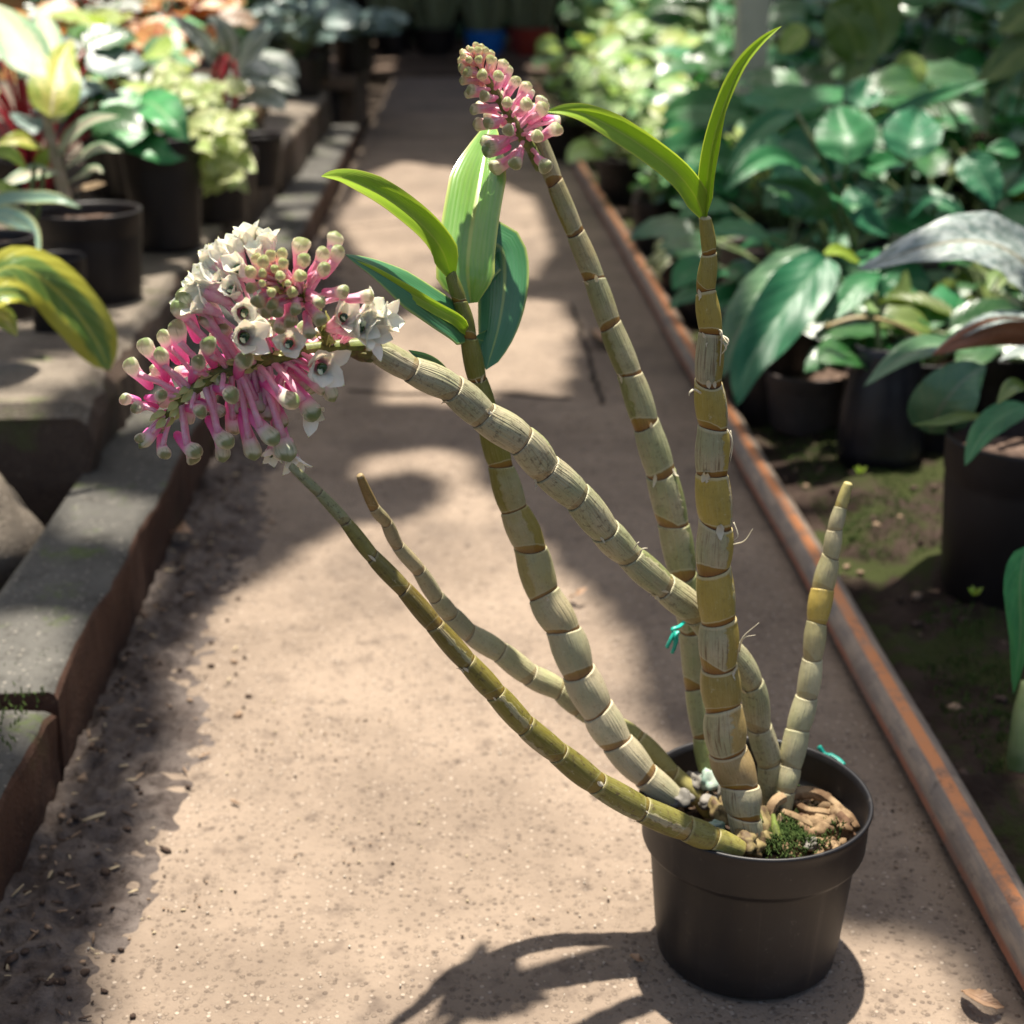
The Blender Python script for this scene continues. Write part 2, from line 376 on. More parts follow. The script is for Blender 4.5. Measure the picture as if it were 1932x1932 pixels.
for i in range(n+1):
    for k in range(41):
        r=.0605*i/n; a=2*math.pi*k/40; x,y=r*math.cos(a),r*math.sin(a)
        z=zp-.032+.010*max(0,x/.06)+.006*noise.noise(Vector((x*60,y*60,3)))+.004*noise.noise(Vector((x*180,y*180,7)))
        V.append((PX+x,PY+y,z))
for i in range(n):
    for k in range(40): Fc.append((i*41+k,i*41+k+1,(i+1)*41+k+1,(i+1)*41+k))
mb.add(V,Fc); mb.build('potting_soil',M_soil,orchid)
mb=MB()
for i in range(105):                                  # roots and bark, heaped on the right
    a=rng.uniform(-1.25,1.15); r=rng.uniform(.012,.052); x,y=r*math.cos(a)+.006,r*math.sin(a)
    if math.hypot(x,y)>.054: continue
    lump(mb,(PX+x,PY+y,zp-.028+.009*(1-abs(a)/1.6)*min(1,r/.03)+rng.uniform(-.003,.004)),rng.uniform(.002,.0085),rng,2,0,.7,.75)
for i in range(40):
    a=rng.uniform(0,6.28); r=rng.uniform(.01,.054)
    lump(mb,(PX+r*math.cos(a),PY+r*math.sin(a),zp-.029),rng.uniform(.0025,.006),rng,1,0,.7,.5)
zz=zm(1150,1350,3.242)
for pts,r in ([((1010,640),.77),((1050,560),.775),((1150,520),.785),((1290,510),.785),((1420,590),.775),((1520,700),.762)],.0034),([((1160,560),.785),((1240,620),.775),((1370,640),.77),((1490,690),.765)],.0028),([((1080,620),.775),((1180,660),.768),((1300,720),.762)],.0022),([((1440,610),.775),((1500,660),.768),((1550,730),.758)],.003):
    tube(mb,[at(*zz(*q),Y) for q,Y in pts],[r,r*1.2,r*.9],n=16,seg=8)
mb.m=[(1 if (i//80)%3==1 and i<9000 else 0) for i in range(len(mb.f))]
mb.build('bark_mulch',[M_bark,plain('bark_dark',(.17,.10,.06),.9,.15,(.07,.04,.025),90,.6,.002)],orchid)
mb=MB()
for i in range(1300):
    a=rng.gauss(-.85,.55); r=abs(rng.gauss(.028,.014)); x,y=r*math.cos(a),r*math.sin(a)
    if r>.054: continue
    p=Vector((PX+x,PY+y,zp-.019+.010*noise.noise(Vector((x*50,y*50,1)))+.004))
    tube(mb,[p,p+Vector((rng.uniform(-.002,.002),rng.uniform(-.002,.002),rng.uniform(.001,.004)))],[.0006,.0002],seg=4)
mb.build('moss',M_moss,orchid)
for (x,y,Y,r,m) in ((640,440,.80,.0075,M_foam),(540,430,.805,.006,M_peb),(680,715,.752,.005,M_foam),(800,735,.748,.0045,M_foam),(640,560,.79,.006,M_peb),(1270,820,.745,.006,M_peb),(470,540,.775,.008,M_peb),(560,430,.81,.008,M_peb),(330,540,.79,.006,M_peb),(740,500,.79,.006,M_peb)):
    mb=MB(); lump(mb,at(*zz(x,y),Y),r,rng,2,0,.75,.35); mb.build('pebble',m,orchid)

CANES={}
def cane(nodes, Ys, tints, sheath, dirt=.35, zig=.06, lip=1.0, top=None, seed=0, label=None, seg=28, fin=(.3,.2,.4), tlt=.25):
    """nodes base to tip (px,py,width px); Ys distances at even spacing; tints colour stops base to tip;
    sheath(i) -> (middle round the cane with .5 towards the camera, half width)"""
    rg=random.Random(seed); n=len(nodes)
    C=[];Rr=[]
    for i,(x,y,w) in enumerate(nodes):
        t=i/(n-1)*(len(Ys)-1); j=min(int(t),len(Ys)-2); t-=j
        p=at(x,y,Ys[j]*(1-t)+Ys[j+1]*t); C.append(p); Rr.append(w*.5*mpp(p))
    PP=spline(C,(n-1)*14+1); T=tangents(PP)
    mb=MB(); V=[];U=[];Fc=[];ti=[];sh=[];fxv=[]
    prof=[(0,.84),(.02,.85),(.06,.875),(.14,.93),(.26,.995),(.42,1.045),(.58,1.06),(.74,1.035),(.86,.985),(.93,.955),(.955,.95),(.975,.945),(.99,.915),(1.0,.84)]
    e=None; w=seg+1; row=0
    for i in range(n-1):
        tt=(i+.5)/(n-1)*(len(tints)-1); j=min(int(tt),max(0,len(tints)-2)); f=tt-j
        c=tints[j] if len(tints)==1 else tuple(a*(1-f)+b*f for a,b in zip(tints[j],tints[j+1]))
        q=rg.uniform(.76,1.12); c=tuple(min(1,a*q) for a in c)
        scn,sw=sheath(i,rg)
        tilt=[rg.uniform(.3,1)*rg.choice((-1,1))*tlt,rg.uniform(0,6.28)]
        if i==0: tp=tilt
        L=(C[i+1]-C[i]).length
        for (t,r) in prof:
            g=i*14+t*14; k=min(int(g),len(PP)-2); fr=g-k
            p=PP[k].lerp(PP[k+1],fr); tn=T[k].lerp(T[k+1],fr).normalized()
            e1=(CAM-p); e1=(e1-tn*e1.dot(tn)).normalized(); e2=tn.cross(e1)
            rad=(Rr[i]*(1-t)+Rr[i+1]*t)*(1+(r-1)*lip)
            if i==n-2 and t>.9: rad*= (1.0 if t<.97 else .85 if t<.995 else .3)
            wt=max(0,1-t/.2) ; wt1=max(0,1-(1-t)/.2)
            for s in range(seg+1):
                a=2*math.pi*(s/seg-.5)
                sft=rad*(wt*tp[0]*math.cos(a-tp[1])+wt1*tilt[0]*math.cos(a-tilt[1]))
                rr=rad*(1+.012*noise.noise(Vector((math.cos(a)*4.5,math.sin(a)*4.5,(i+t)*.5+seed*5)))+.035*noise.noise(Vector((math.cos(a)*1.6,math.sin(a)*1.6,(i+t)*1.7+seed*9))))
                if .93<t<.985: rr*=1+.03*noise.noise(Vector((math.cos(a)*5,math.sin(a)*5,i*3.3)))
                V.append(p+(e1*math.cos(a)+e2*math.sin(a))*rr+tn*sft); U.append((s/seg,i+min(t,.9999)))
                ti.append(c); sh.append((scn%1,sw,dirt)); fxv.append(fin)
        tp=tilt
    m=(n-1)*len(prof)
    for i in range(m-1):
        for k in range(seg): Fc.append((i*w+k,i*w+k+1,(i+1)*w+k+1,(i+1)*w+k))
    Fc.append(tuple((m-1)*w+k for k in range(seg)))
    mb.add(V,Fc,U,0,{'tint':ti,'sheath':sh,'finish':fxv})
    o=mb.build('cane',M_cane,orchid)
    if label: o['label']=label
    return o
OLG=(.35,.26,.055); OLV=(.28,.27,.06); GRN=(.20,.23,.085); PALE=(.44,.42,.26); AMB=(.40,.26,.05)
A=[(1419,1606,44),(1404,1540,66),(1396,1482,76),(1373,1415,77),(1365,1337,75),(1357,1257,73),(1355,1170,72),(1347,1076,68),(1350,987,66),(1343,895,65),(1345,806,61),(1337,720,55),(1341,629,49),(1332,551,40),(1338,478,30),(1330,408,24)]
def shA(i,rg):
    if i==2: return .5,0.0
    if i in (0,1): return .5,.4
    return (.36+.08*rg.random() if i%2 else .70),(.17+.05*rg.random() if i%2 else .03*rg.random()) if i<12 else 0.0
caneA=cane(A,[.742,.756,.762,.764,.762,.760],[(.42,.33,.2),(.40,.27,.12),OLG,OLG,(.37,.275,.055),(.32,.245,.045),(.26,.215,.038)],shA,.25,fin=(.95,.5,.95),tlt=.42,lip=.8,seed=1,label='tall upright golden olive cane with papery white sheath patches',seg=40)
B=[(1335,1462,34),(1325,1392,38),(1312,1300,40),(1303,1190,45),(1288,1085,56),(1270,988,62),(1246,890,60),(1219,800,54),(1188,705,50),(1152,615,46),(1122,528,42),(1086,440,37),(1047,345,35),(1016,262,32),(985,180,8)]
def shB(i,rg):
    if i in (8,7): return .62,.20
    return rg.uniform(.25,.75),rg.choice((.10,.2,.3,.42))
caneB=cane(B,[.812,.835,.845,.855,.86],[GRN,GRN,(.19,.22,.085),(.20,.20,.07),(.24,.17,.03),(.18,.20,.085)],shB,.45,fin=(.3,.1,.85),tlt=.34,lip=.6,seed=2,label='grey-green cane ending in a bare pointed tip beside the pink bud spike')
C_=[(1458,1520,46),(1452,1440,50),(1432,1370,50),(1418,1290,50),(1375,1225,54),(1318,1160,58),(1252,1106,58),(1188,1050,55),(1140,1000,62),(1090,938,64),(1030,885,67),(985,832,67),(912,784,65),(852,733,61),(776,697,55),(700,655,46)]
caneC=cane(C_,[.795,.79,.785,.775,.76,.745,.733,.72],[GRN,GRN,GRN,(.23,.26,.105),(.28,.29,.15),(.23,.26,.11),(.30,.28,.16)],lambda i,rg:(rg.uniform(.25,.75),rg.uniform(.28,.5)),.8,fin=(.55,.03,.35),lip=.75,seed=3,label='thick grey-white arching cane that carries the big flower head',seg=40)
D=[(1279,1512,44),(1218,1463,58),(1165,1402,66),(1128,1340,69),(1092,1267,69),(1063,1188,69),(1026,1121,66),(1000,1033,65),(970,961,57),(945,880,51),(922,795,45),(900,715,40),(884,635,34),(868,570,29),(849,515,22)]
def shD(i,rg):
    if i<6: return .5,.5
    if i<9: return (.36,.20) if i%2 else (.60,.17)
    return .5,.0
caneD=cane(D,[.778,.79,.80,.80,.80],[(.48,.42,.29),(.52,.45,.31),(.48,.42,.27),(.30,.24,.055),(.20,.18,.028),(.145,.155,.02),(.14,.165,.025)],shD,.22,fin=(.1,.03,.8),tlt=.40,lip=.8,seed=4,label='leafy cane, pale at its foot and olive green above')
Fn=[(1352,1548,30),(1322,1510,36),(1268,1462,40),(1204,1395,38),(1145,1362,38),(1096,1338,40),(1056,1302,44),(999,1273,46),(944,1231,44),(886,1195,40),(848,1158,37),(822,1126,33),(790,1076,29),(750,1029,26),(729,986,24),(706,958,23),(678,896,15)]
caneF=cane(Fn,[.795,.812,.818,.80,.772,.748],[(.38,.33,.09),(.36,.32,.11),(.20,.22,.075),(.32,.32,.16),(.34,.33,.17),(.36,.31,.17),(.36,.24,.11),(.26,.16,.045)],lambda i,rg:(rg.uniform(.3,.7),.4 if 3<i<15 else .0),.35,fin=(.1,.25,.35),lip=.6,seed=6,label='slim pale cane with a brown cut tip, behind the olive one')
G=[(1398,1604,40),(1345,1583,50),(1295,1563,52),(1212,1527,52),(1125,1477,49),(1052,1420,47),(992,1370,46),(935,1308,44),(882,1250,41),(820,1180,38),(762,1112,35),(703,1050,30),(652,985,25),(602,930,21),(547,878,15)]
caneG=cane(G,[.722,.715,.70,.69,.685,.68,.68],[(.28,.25,.055),(.20,.185,.035),(.13,.115,.016),(.19,.16,.018),(.16,.11,.014),(.20,.18,.04),(.24,.25,.12)],lambda i,rg:(rg.uniform(.3,.7),rg.choice([.0,.0,.04])if i<12 else .3),1.0,fin=(.1,.15,.3),lip=.6,seed=7,label='thin dark olive cane arching low to the left')
Hn=[(1472,1572,26),(1482,1492,38),(1490,1448,46),(1505,1378,47),(1522,1314,44),(1533,1242,40),(1541,1175,40),(1552,1112,46),(1567,1050,35),(1575,1000,30),(1586,958,25),(1601,910,17)]
def shH(i,rg): return (.5,0.0) if i in (6,10) else (.5+rg.uniform(-.1,.1),.5)
caneH=cane(Hn,[.778,.80,.82,.83],[(.30,.31,.13),(.42,.41,.23),(.52,.48,.30),(.50,.36,.07),(.56,.52,.32),(.48,.40,.11)],shH,.15,fin=(.06,.1,.3),tlt=.3,lip=.75,seed=8,label='short bare pale cane rising at the right of the pot')
mb=MB()                                               # knobbly rhizome at the foot of the canes
for x,y,Y,r in ((860,810,.73,.006),(920,850,.735,.006),(900,780,.745,.009),(1000,800,.75,.007),(700,620,.775,.008),(1060,700,.77,.006),(760,560,.785,.008),(950,700,.765,.010)):
    lump(mb,at(*zz(x,y),Y),r,rng,2,0,.9,.4)
mb.build('rhizome',plain('rhizome_brown',(.22,.17,.07),.7,.3,(.09,.055,.03),160,.6),orchid)
def px(pts): return [at(x,y,Y) for x,y,Y in pts]
mb=MB(); zz2=zm(1100,900,3.22)                        # green shoots at the foot
for pts,w in (([(930,560,.762),(925,620,.755),(945,700,.75)],.0035),([(1035,640,.76),(1050,740,.752),(1080,840,.745)],.003)):
    tube(mb,[at(*zz(x,y),Y) for x,y,Y in reversed(pts)],[w,w*.9,w*.4],n=8)
mb.build('young_shoot',M_rach,orchid)
# papery fibres that have come loose from the upright cane
def fibres(name,lst,parent,r=.0004):
    mb=MB()
    for pts in lst: tube(mb,px(pts),[r,r,r*.4],n=10,seg=5)
    return mb.build(name,M_fib,parent)
fibres('loose_fibre',[[(1372,810,.752),(1381,830,.75),(1376,862,.752)],[(1378,812,.752),(1382,840,.751),(1378,870,.751)]],caneA)
fibres('loose_fibre',[[(1384,1027,.756),(1405,1020,.75),(1420,998,.748)],[(1384,985,.756),(1392,1010,.753),(1384,1020,.754)]],caneA)
fibres('loose_fibre',[[(1390,1245,.757),(1400,1205,.752),(1432,1175,.748)],[(1395,1230,.757),(1402,1205,.752),(1425,1198,.748)]],caneA)
fibres('loose_fibre',[[(1358,628,.757),(1366,640,.754),(1374,650,.752)],[(1358,640,.757),(1370,655,.753),(1362,668,.754)],[(1356,622,.757),(1362,632,.754),(1358,690,.756)],[(1360,632,.757),(1374,642,.753),(1368,660,.752)]],caneA,.0006)
fibres('loose_fibre',[[(1322,742,.754),(1310,735,.752),(1302,740,.751),(1300,747,.751)]],caneA,.0007)
fibres('loose_fibre',[[(1040,892,.716),(1048,880,.713),(1056,874,.712)],[(1195,1038,.74),(1202,1026,.738),(1206,1022,.738)],[(1205,1050,.74),(1212,1036,.738),(1222,1034,.738)]],caneC)
rk=random.Random(17)
def flakes(o,nodes,Ys,n,sz,r0=1.0):
    for k in range(n):
        i=rk.randrange(3,len(nodes)-2); x,y,w=nodes[i]; t=i/(len(nodes)-1)*(len(Ys)-1); j=min(int(t),len(Ys)-2); Yv=Ys[j]*(1-t+j)+Ys[j+1]*(t-j)
        ax=Vector((nodes[i+1][0]-x,0,-(nodes[i+1][1]-y))).normalized(); s=rk.uniform(-.85,.85); side=Vector((ax.z,0,-ax.x))
        m=mpp(at(x,y,Yv)); c=at(x,y,Yv)+side*(s*w*.5*m)+Vector((0,-1,0))*((1-s*s)**.5*w*.5*m*.97); nn=(side*s+Vector((0,-1,0))*(1-s*s)**.5).normalized()
        l=sz*rk.uniform(.6,1.5); mb=MB(); d=(ax*rk.choice((1,1,-1))+side*rk.uniform(-.5,.5)).normalized()
        leaf(mb,[c-d*l*.4,c+nn*.0002,c+d*l*.4+nn*l*.12,c+d*l*.75+nn*l*.42],l*rk.uniform(.25,.6),'lance',nn,n=8,m=4,fold=-.25,wave=.12,wf=4,seed=k,thick=.0001)
        mb.build('sheath_flake',M_fib,o)
flakes(caneA,A,[.742,.756,.762,.764,.762,.760],9,.0055)
flakes(caneC,C_,[.795,.79,.785,.775,.76,.745,.733,.72],8,.0045)
flakes(caneB,B,[.812,.835,.845,.855,.86],7,.0045)
flakes(caneD,D,[.778,.79,.80,.80,.80],5,.0045)
flakes(caneG,G,[.722,.715,.70,.69,.685,.68,.68],8,.0035)
# teal twine ties
def twine(pts,r=.0011): 
    mb=MB()
    for q in pts: tube(mb,px(q),[r,r*1.1,r],n=14,seg=6)
    return mb.build('twine',M_twine,orchid)
twine([[(1292,1172,.825),(1282,1182,.815),(1268,1188,.812),(1280,1196,.813)],[(1272,1190,.812),(1266,1205,.81),(1258,1222,.81)],[(1276,1190,.812),(1276,1210,.81),(1268,1232,.81)],[(1280,1192,.812),(1274,1200,.81),(1272,1226,.81)]])
twine([[(1545,1408,.824),(1556,1424,.822),(1568,1426,.820),(1558,1434,.820)],[(1562,1426,.820),(1552,1444,.819),(1548,1460,.819),(1560,1468,.818)],[(1558,1426,.820),(1566,1446,.819),(1562,1464,.819),(1550,1462,.818)],[(1566,1424,.821),(1582,1434,.816),(1592,1444,.812)],[(1553,1422,.822),(1567,1432,.819),(1556,1442,.818),(1566,1458,.818),(1553,1466,.818)]],.0018)

# orchid leaves
def oleaf(pts,wpx,shape,mat,up=0.0,right=0.0,label=None,**k):
    P=px(pts); mb=MB(); mid=P[len(P)//2]
    leaf(mb,P,wpx*mpp(mid),shape,camn(mid,up,right),n=22,m=10,thick=.0005,**k)
    o=mb.build('leaf',mat,orchid)
    if label: o['label']=label
    return o
oleaf([(852,522,.80),(832,470,.797),(795,425,.79),(735,378,.78),(680,348,.77),(640,334,.765),(606,332,.76)],62,'strap',M_leafy,up=.75,fold=.35)
oleaf([(884,634,.80),(866,606,.792),(822,574,.785),(765,536,.775),(710,504,.765),(652,480,.755)],84,'strap',M_leafd,up=.95,fold=-.25,label='dark leaf with a bright yellow-green rim')
oleaf([(884,632,.798),(864,606,.789),(822,582,.782),(765,548,.773),(712,514,.764),(660,488,.756)],26,'strap',M_leafy,up=.3,fold=.2)
oleaf([(888,572,.806),(883,505,.812),(891,425,.830),(905,345,.852),(917,285,.872),(928,228,.895)],116,'strap',M_leafm,up=-.12,right=-.15,fold=.62,camber=.15,wave=.012,wf=2)
oleaf([(884,572,.812),(905,500,.835),(932,462,.85),(950,480,.85),(952,545,.835),(940,620,.815),(917,698,.80)],100,'ellip',M_leafd,up=.2,right=.25,fold=-.3,label='broad dark leaf bending down behind the cane')
oleaf([(895,640,.80),(925,640,.82),(948,600,.83)],50,'ellip',M_leafd,fold=.2)
oleaf([(850,712,.80),(810,682,.79),(770,660,.785)],26,'lance',M_leafd,fold=.3)
oleaf([(1328,410,.76),(1312,372,.757),(1278,328,.752),(1220,282,.746),(1160,243,.74),(1105,216,.735),(1066,208,.732),(1032,210,.73)],52,'strap',M_leafy,up=.35,fold=.3,label='curved yellow-green leaf reaching left from the upright cane')
oleaf([(1331,408,.76),(1334,350,.758),(1344,275,.755),(1368,195,.753),(1400,125,.752),(1436,80,.752),(1474,49,.754)],32,'strap',M_leafy,up=-.1,right=-.75,fold=.75,label='narrow folded yellow-green leaf standing upright')
oleaf([(1330,405,.764),(1336,330,.764),(1350,260,.763),(1372,190,.760)],24,'strap',M_leafy,right=.4,fold=.5)

# flower heads
zf=zm(200,400,3.116)
def mkbud(parent,head,tail,rad,ped=None,mat=M_bud,pedr=.34,spur=True):
    ax=(head-tail); ax.normalize(); rv=random.Random(int(abs(head.x)*1e6)+int(head.z*1e6)); head=head+ax*rad*.5; rad*=rv.uniform(.84,1.05); L=(head-tail).length
    side=((CAM-tail).cross(ax)); side=side.normalized() if side.length>1e-6 else ax.orthogonal()
    bend=side.cross(ax).normalized()
    P=[];rr=[]
    prof=[(-.025,.10),(-.005,.34),(.05,.54),(.16,.62),(.32,.66),(.46,.72),(.58,.80),(.69,.89),(.79,.98),(.86,1.0),(.92,.93),(.97,.76),(1.015,.47),(1.05,.2),(1.065,.04)]
    mb=MB(); V=[];U=[];Fc=[];seg=14;w=seg+1
    ph=(head.x*9000+head.z*7000)%6.28
    e1=side; e2=bend
    for i,(s,r) in enumerate(prof):
        c=tail+ax*(L*s)+bend*(L*.06*math.sin(s*3.1))+side*(L*.03*math.sin(s*5+ph))
        for k in range(w):
            a=2*math.pi*k/seg; rk=r*rad*(1+.075*math.cos(3*a+ph)*min(1,max(0,s-.3)*2)); V.append(c+(e1*math.cos(a)+e2*math.sin(a))*rk); U.append((k/seg,max(0,min(1,i/(len(prof)-1)))if False else max(0,min(1,(s+.02)/1.08))))
    for i in range(len(prof)-1):
        for k in range(seg): Fc.append((i*w+k,i*w+k+1,(i+1)*w+k+1,(i+1)*w+k))
    mb.add(V,Fc,U,0)
    if ped is not None:
        st=tail+ax*(L*.6)-bend*rad*.3
        mid=(st+ped)*.5+Vector((0,0,.05*(st-ped).length))
        tube(mb,[st,st.lerp(mid,.5)+bend*(-.0006),mid,ped],[rad*pedr*1.25,rad*pedr,rad*pedr,rad*pedr*1.1],n=10,seg=8,mi=1)
    return mb.build('flower_bud',[mat,M_ped],parent)
def mkflower(parent,c,face,size,rg,ped=None,petals=5,spread=1.0,cap=True):
    size*=1.38; face=face.normalized(); e1=face.orthogonal().normalized(); e2=face.cross(e1); mb=MB()
    r0=rg.uniform(0,6.28)
    for k in range(petals):
        a=r0+6.283*k/petals+rg.uniform(-.15,.15); o=e1*math.cos(a)+e2*math.sin(a); L=size*rg.uniform(.8,1.3)
        sp=spread*rg.uniform(.55,1.1)
        P=[c-face*size*.45+o*size*.05,c-face*size*.1+o*size*.20,c+face*size*.18+o*L*.36*sp,c+face*size*.42+o*L*.58*sp,c+face*size*.62+o*L*.78*sp]
        leaf(mb,P,size*rg.uniform(.56,.74),'petal',(face-o*.5).normalized(),n=12,m=6,fold=.10,camber=-.22,wave=.02,mi=0,seed=k,thick=.0002)
    lathe(mb,c-face*size*1.0,[(0,0),(size*.10,.01*size),(size*.15,.15*size),(size*.17,.4*size),(size*.23,.7*size),(size*.24,.95*size)],seg=14,mi=1,ax=face)
    if cap:
        rr=random.Random(int(c.x*1e6)); d=c+face*size*.12
        lathe(mb,d,[(0,-.14*size),(size*.12,-.10*size),(size*.165,0),(size*.14,.10*size),(size*.08,.13*size),(size*.04,.10*size),(0,.04*size)],seg=18,mi=2,ax=(face+e1*.3).normalized(),wob=.10)
        leaf(mb,[d+face*size*.05-e1*size*.02,d+face*size*.16+e1*size*.07,d+face*size*.19+e1*size*.17],size*.20,'ellip',(face-e1*.4).normalized(),n=6,m=4,fold=-.5,mi=3,thick=.0003)
    if ped is not None:
        st=c-face*size*.6; tube(mb,[st,(st+ped)/2,ped],[size*.07,size*.06,size*.06],n=8,seg=8,mi=1)
    return mb.build('flower',[M_petal,M_ped,M_lip,M_col],parent)
Y1=.715
mb=MB()
r1=[(1620,790,0.720),(1500,800,0.720),(1380,805,0.718),(1250,815,0.717),(1130,835,0.716),(1000,872,0.715),(900,890,0.714),(780,925,0.713),(650,972,0.711),(540,1050,0.710),(450,1120,0.709),(400,1175,0.708),(345,1225,0.708)]
R1=[at(*zf(x,y),Y) for x,y,Y in r1]
tube(mb,R1,[.0045,.0036,.0032,.0036,.0040,.0036,.0030,.0022,.0016],n=50,seg=10)
r2=[(1330,800,0.718),(1290,690,0.712),(1230,590,0.702),(1150,500,0.692),(1080,450,0.683),(1030,420,0.677)]
R2=[at(*zf(x,y),Y) for x,y,Y in r2]
tube(mb,R2,[.0030,.0030,.0026,.0020,.0012],n=30,seg=10)
for P in (R1[4:],R2):
    for i in range(26):
        t=rng.random()*(len(P)-1); j=min(int(t),len(P)-2); c=P[j].lerp(P[j+1],t-j); tn=(P[j+1]-P[j]).normalized()
        o=(CAM-c).normalized()*rng.uniform(.2,1)+Vector((rng.uniform(-1,1),0,rng.uniform(-1,1))); o=(o-tn*o.dot(tn)).normalized()
        leaf(mb,[c+o*.002,c+o*.0042+tn*.003,c+o*.005+tn*.0065],.0045,'lance',o,n=6,m=4,fold=.4,mi=1)
infl=mb.build('inflorescence',[M_rach,M_bract],orchid); infl['label']='large drooping pink and white flower head'
mb=MB(); tube(mb,[at(*zf(x,y),.720) for x,y in ((1640,790),(1600,800),(1540,845),(1500,840),(1430,805))],[.0055,.006,.0045,.004,.0035],n=16,seg=10); lump(mb,at(*zf(1545,860),.719),.005,rng,2,0,.6,.5); mb.build('flower_stalk',M_rachd,infl)
def near(P,q):
    best=None
    for i in range(len(P)-1):
        for s in range(8):
            c=P[i].lerp(P[i+1],s/8); d=(c-q).length
            if best is None or d<best[0]: best=(d,c)
    return best[1]
# head x,y / tail x,y / width / stalk foot x,y or None / mm the head comes forward
L1=[(150,908,265,1055,98,(455,1055),4),(238,790,345,960,100,(470,1045),6),(322,848,376,1005,104,(520,1040),10),(335,740,440,905,92,(560,1010),3),(415,690,482,905,114,(610,965),8),(440,570,560,770,124,(720,905),6),(612,788,645,940,114,(735,935),14),(545,890,520,1030,100,(620,985),16),(820,882,785,985,116,(900,880),17),(118,1115,205,1130,82,(345,1195),2),(180,1165,310,1160,86,(370,1195),6),(335,1100,240,1110,86,(470,1100),13),(750,1090,645,1040,110,(700,950),18),(566,1192,460,1160,86,(540,1060),14),(212,1352,262,1300,84,(335,1225),4),(348,1440,328,1330,88,(430,1160),5),(532,1430,415,1325,104,(450,1130),9),(722,1372,600,1235,104,(600,1020),12),(698,1452,640,1250,104,(640,990),2),(872,1440,815,1190,108,(790,930),7),(1000,1345,800,1180,112,(790,930),14),(1112,1125,920,1020,116,(890,900),16),(1072,1440,1010,1170,140,(900,895),8),(1232,1195,1080,1020,136,(980,890),10),(520,1468,470,1370,98,(470,1110),0),(285,940,410,975,70,(520,1040),-6),(905,1120,880,960,104,(880,910),-6),(765,1290,740,1110,104,(760,950),-6),(960,1210,930,1030,104,(940,900),-4),(1040,1260,985,1110,110,(960,890),0),(470,500,640,660,128,(800,880),4),(595,640,700,800,100,(760,905),0),(360,780,440,870,70,(560,1000),-8),(700,700,740,830,100,(800,890),-4),(600,560,720,720,110,(840,870),-5),(330,1290,310,1230,70,(400,1170),-6),(690,1010,640,1080,80,(700,960),2),(870,620,930,780,110,(960,860),2),(980,690,1000,800,110,(1020,840),4),(1180,700,1150,800,100,(1100,830),4)]
for hx,hy,tx,ty,w,pd,f in L1:
    f*=.001; h=at(*zf(hx,hy),Y1-f-.006); t=at(*zf(tx,ty),Y1-f*.25+.002); r=w/3.116*.5*.9928*mpp(h)
    mkbud(infl,h,t,r,near(R1,at(*zf(*pd),Y1)) if pd else None)
rq=random.Random(23)
for k in range(38):                                   # buds deeper inside the head
    t=rq.uniform(2.5,10.5); j=int(t); b=R1[j].lerp(R1[j+1],t-j); a=rq.uniform(0,6.28)
    o=(RGT*math.cos(a)+UPV*math.sin(a)+FWD*rq.uniform(.1,.9)).normalized()
    mkbud(infl,b+o*rq.uniform(.019,.029),b+o*rq.uniform(.007,.011)+UPV*.002,rq.uniform(.0030,.0042),b)
L2=[(1060,310,1052,400,75,10),(1045,250,1030,340,66,4),(985,260,1002,360,76,4),(935,300,975,385,76,6),(895,280,940,370,66,0),(855,365,945,392,72,6),(930,370,985,402,55,10),(1035,390,1040,432,60,16),(1155,385,1105,432,76,12),(1100,485,1075,442,76,14),(980,480,1005,440,66,14),(860,455,945,440,76,6),(905,540,970,460,90,6),(990,560,1015,470,76,10),(1020,605,1035,500,86,6),(955,605,1000,500,86,4),(1130,590,1110,490,80,8),(1175,285,1130,385,80,2),(1165,200,1135,345,112,-4),(1295,250,1215,380,92,-4),(1385,240,1285,400,98,-8),(1362,158,1320,320,102,-14),(1300,340,1205,412,86,2),(1410,485,1290,480,92,-2),(1560,512,1420,520,92,-10),(1275,540,1190,480,84,6),(1270,650,1200,550,88,4),(1215,730,1180,600,88,2),(1100,660,1080,545,88,2),(1035,700,1050,590,88,0),(930,430,985,428,52,14),(1075,425,1050,430,44,18),(1010,345,1025,400,56,8)]
for hx,hy,tx,ty,w,f in L2:
    f*=.001; h=at(*zf(hx,hy),.688-f-.004); t=at(*zf(tx,ty),.692-f*.4); r=w/3.116*.5*.9928*mpp(h)
    mkbud(infl,h,t,r,near(R2,t.lerp(at(*zf(1100,480),.71),.5)),M_budy if w<78 else M_bud2)
rf=random.Random(11)
def dirn(r,u,c): return RGT*r+UPV*u-FWD*c
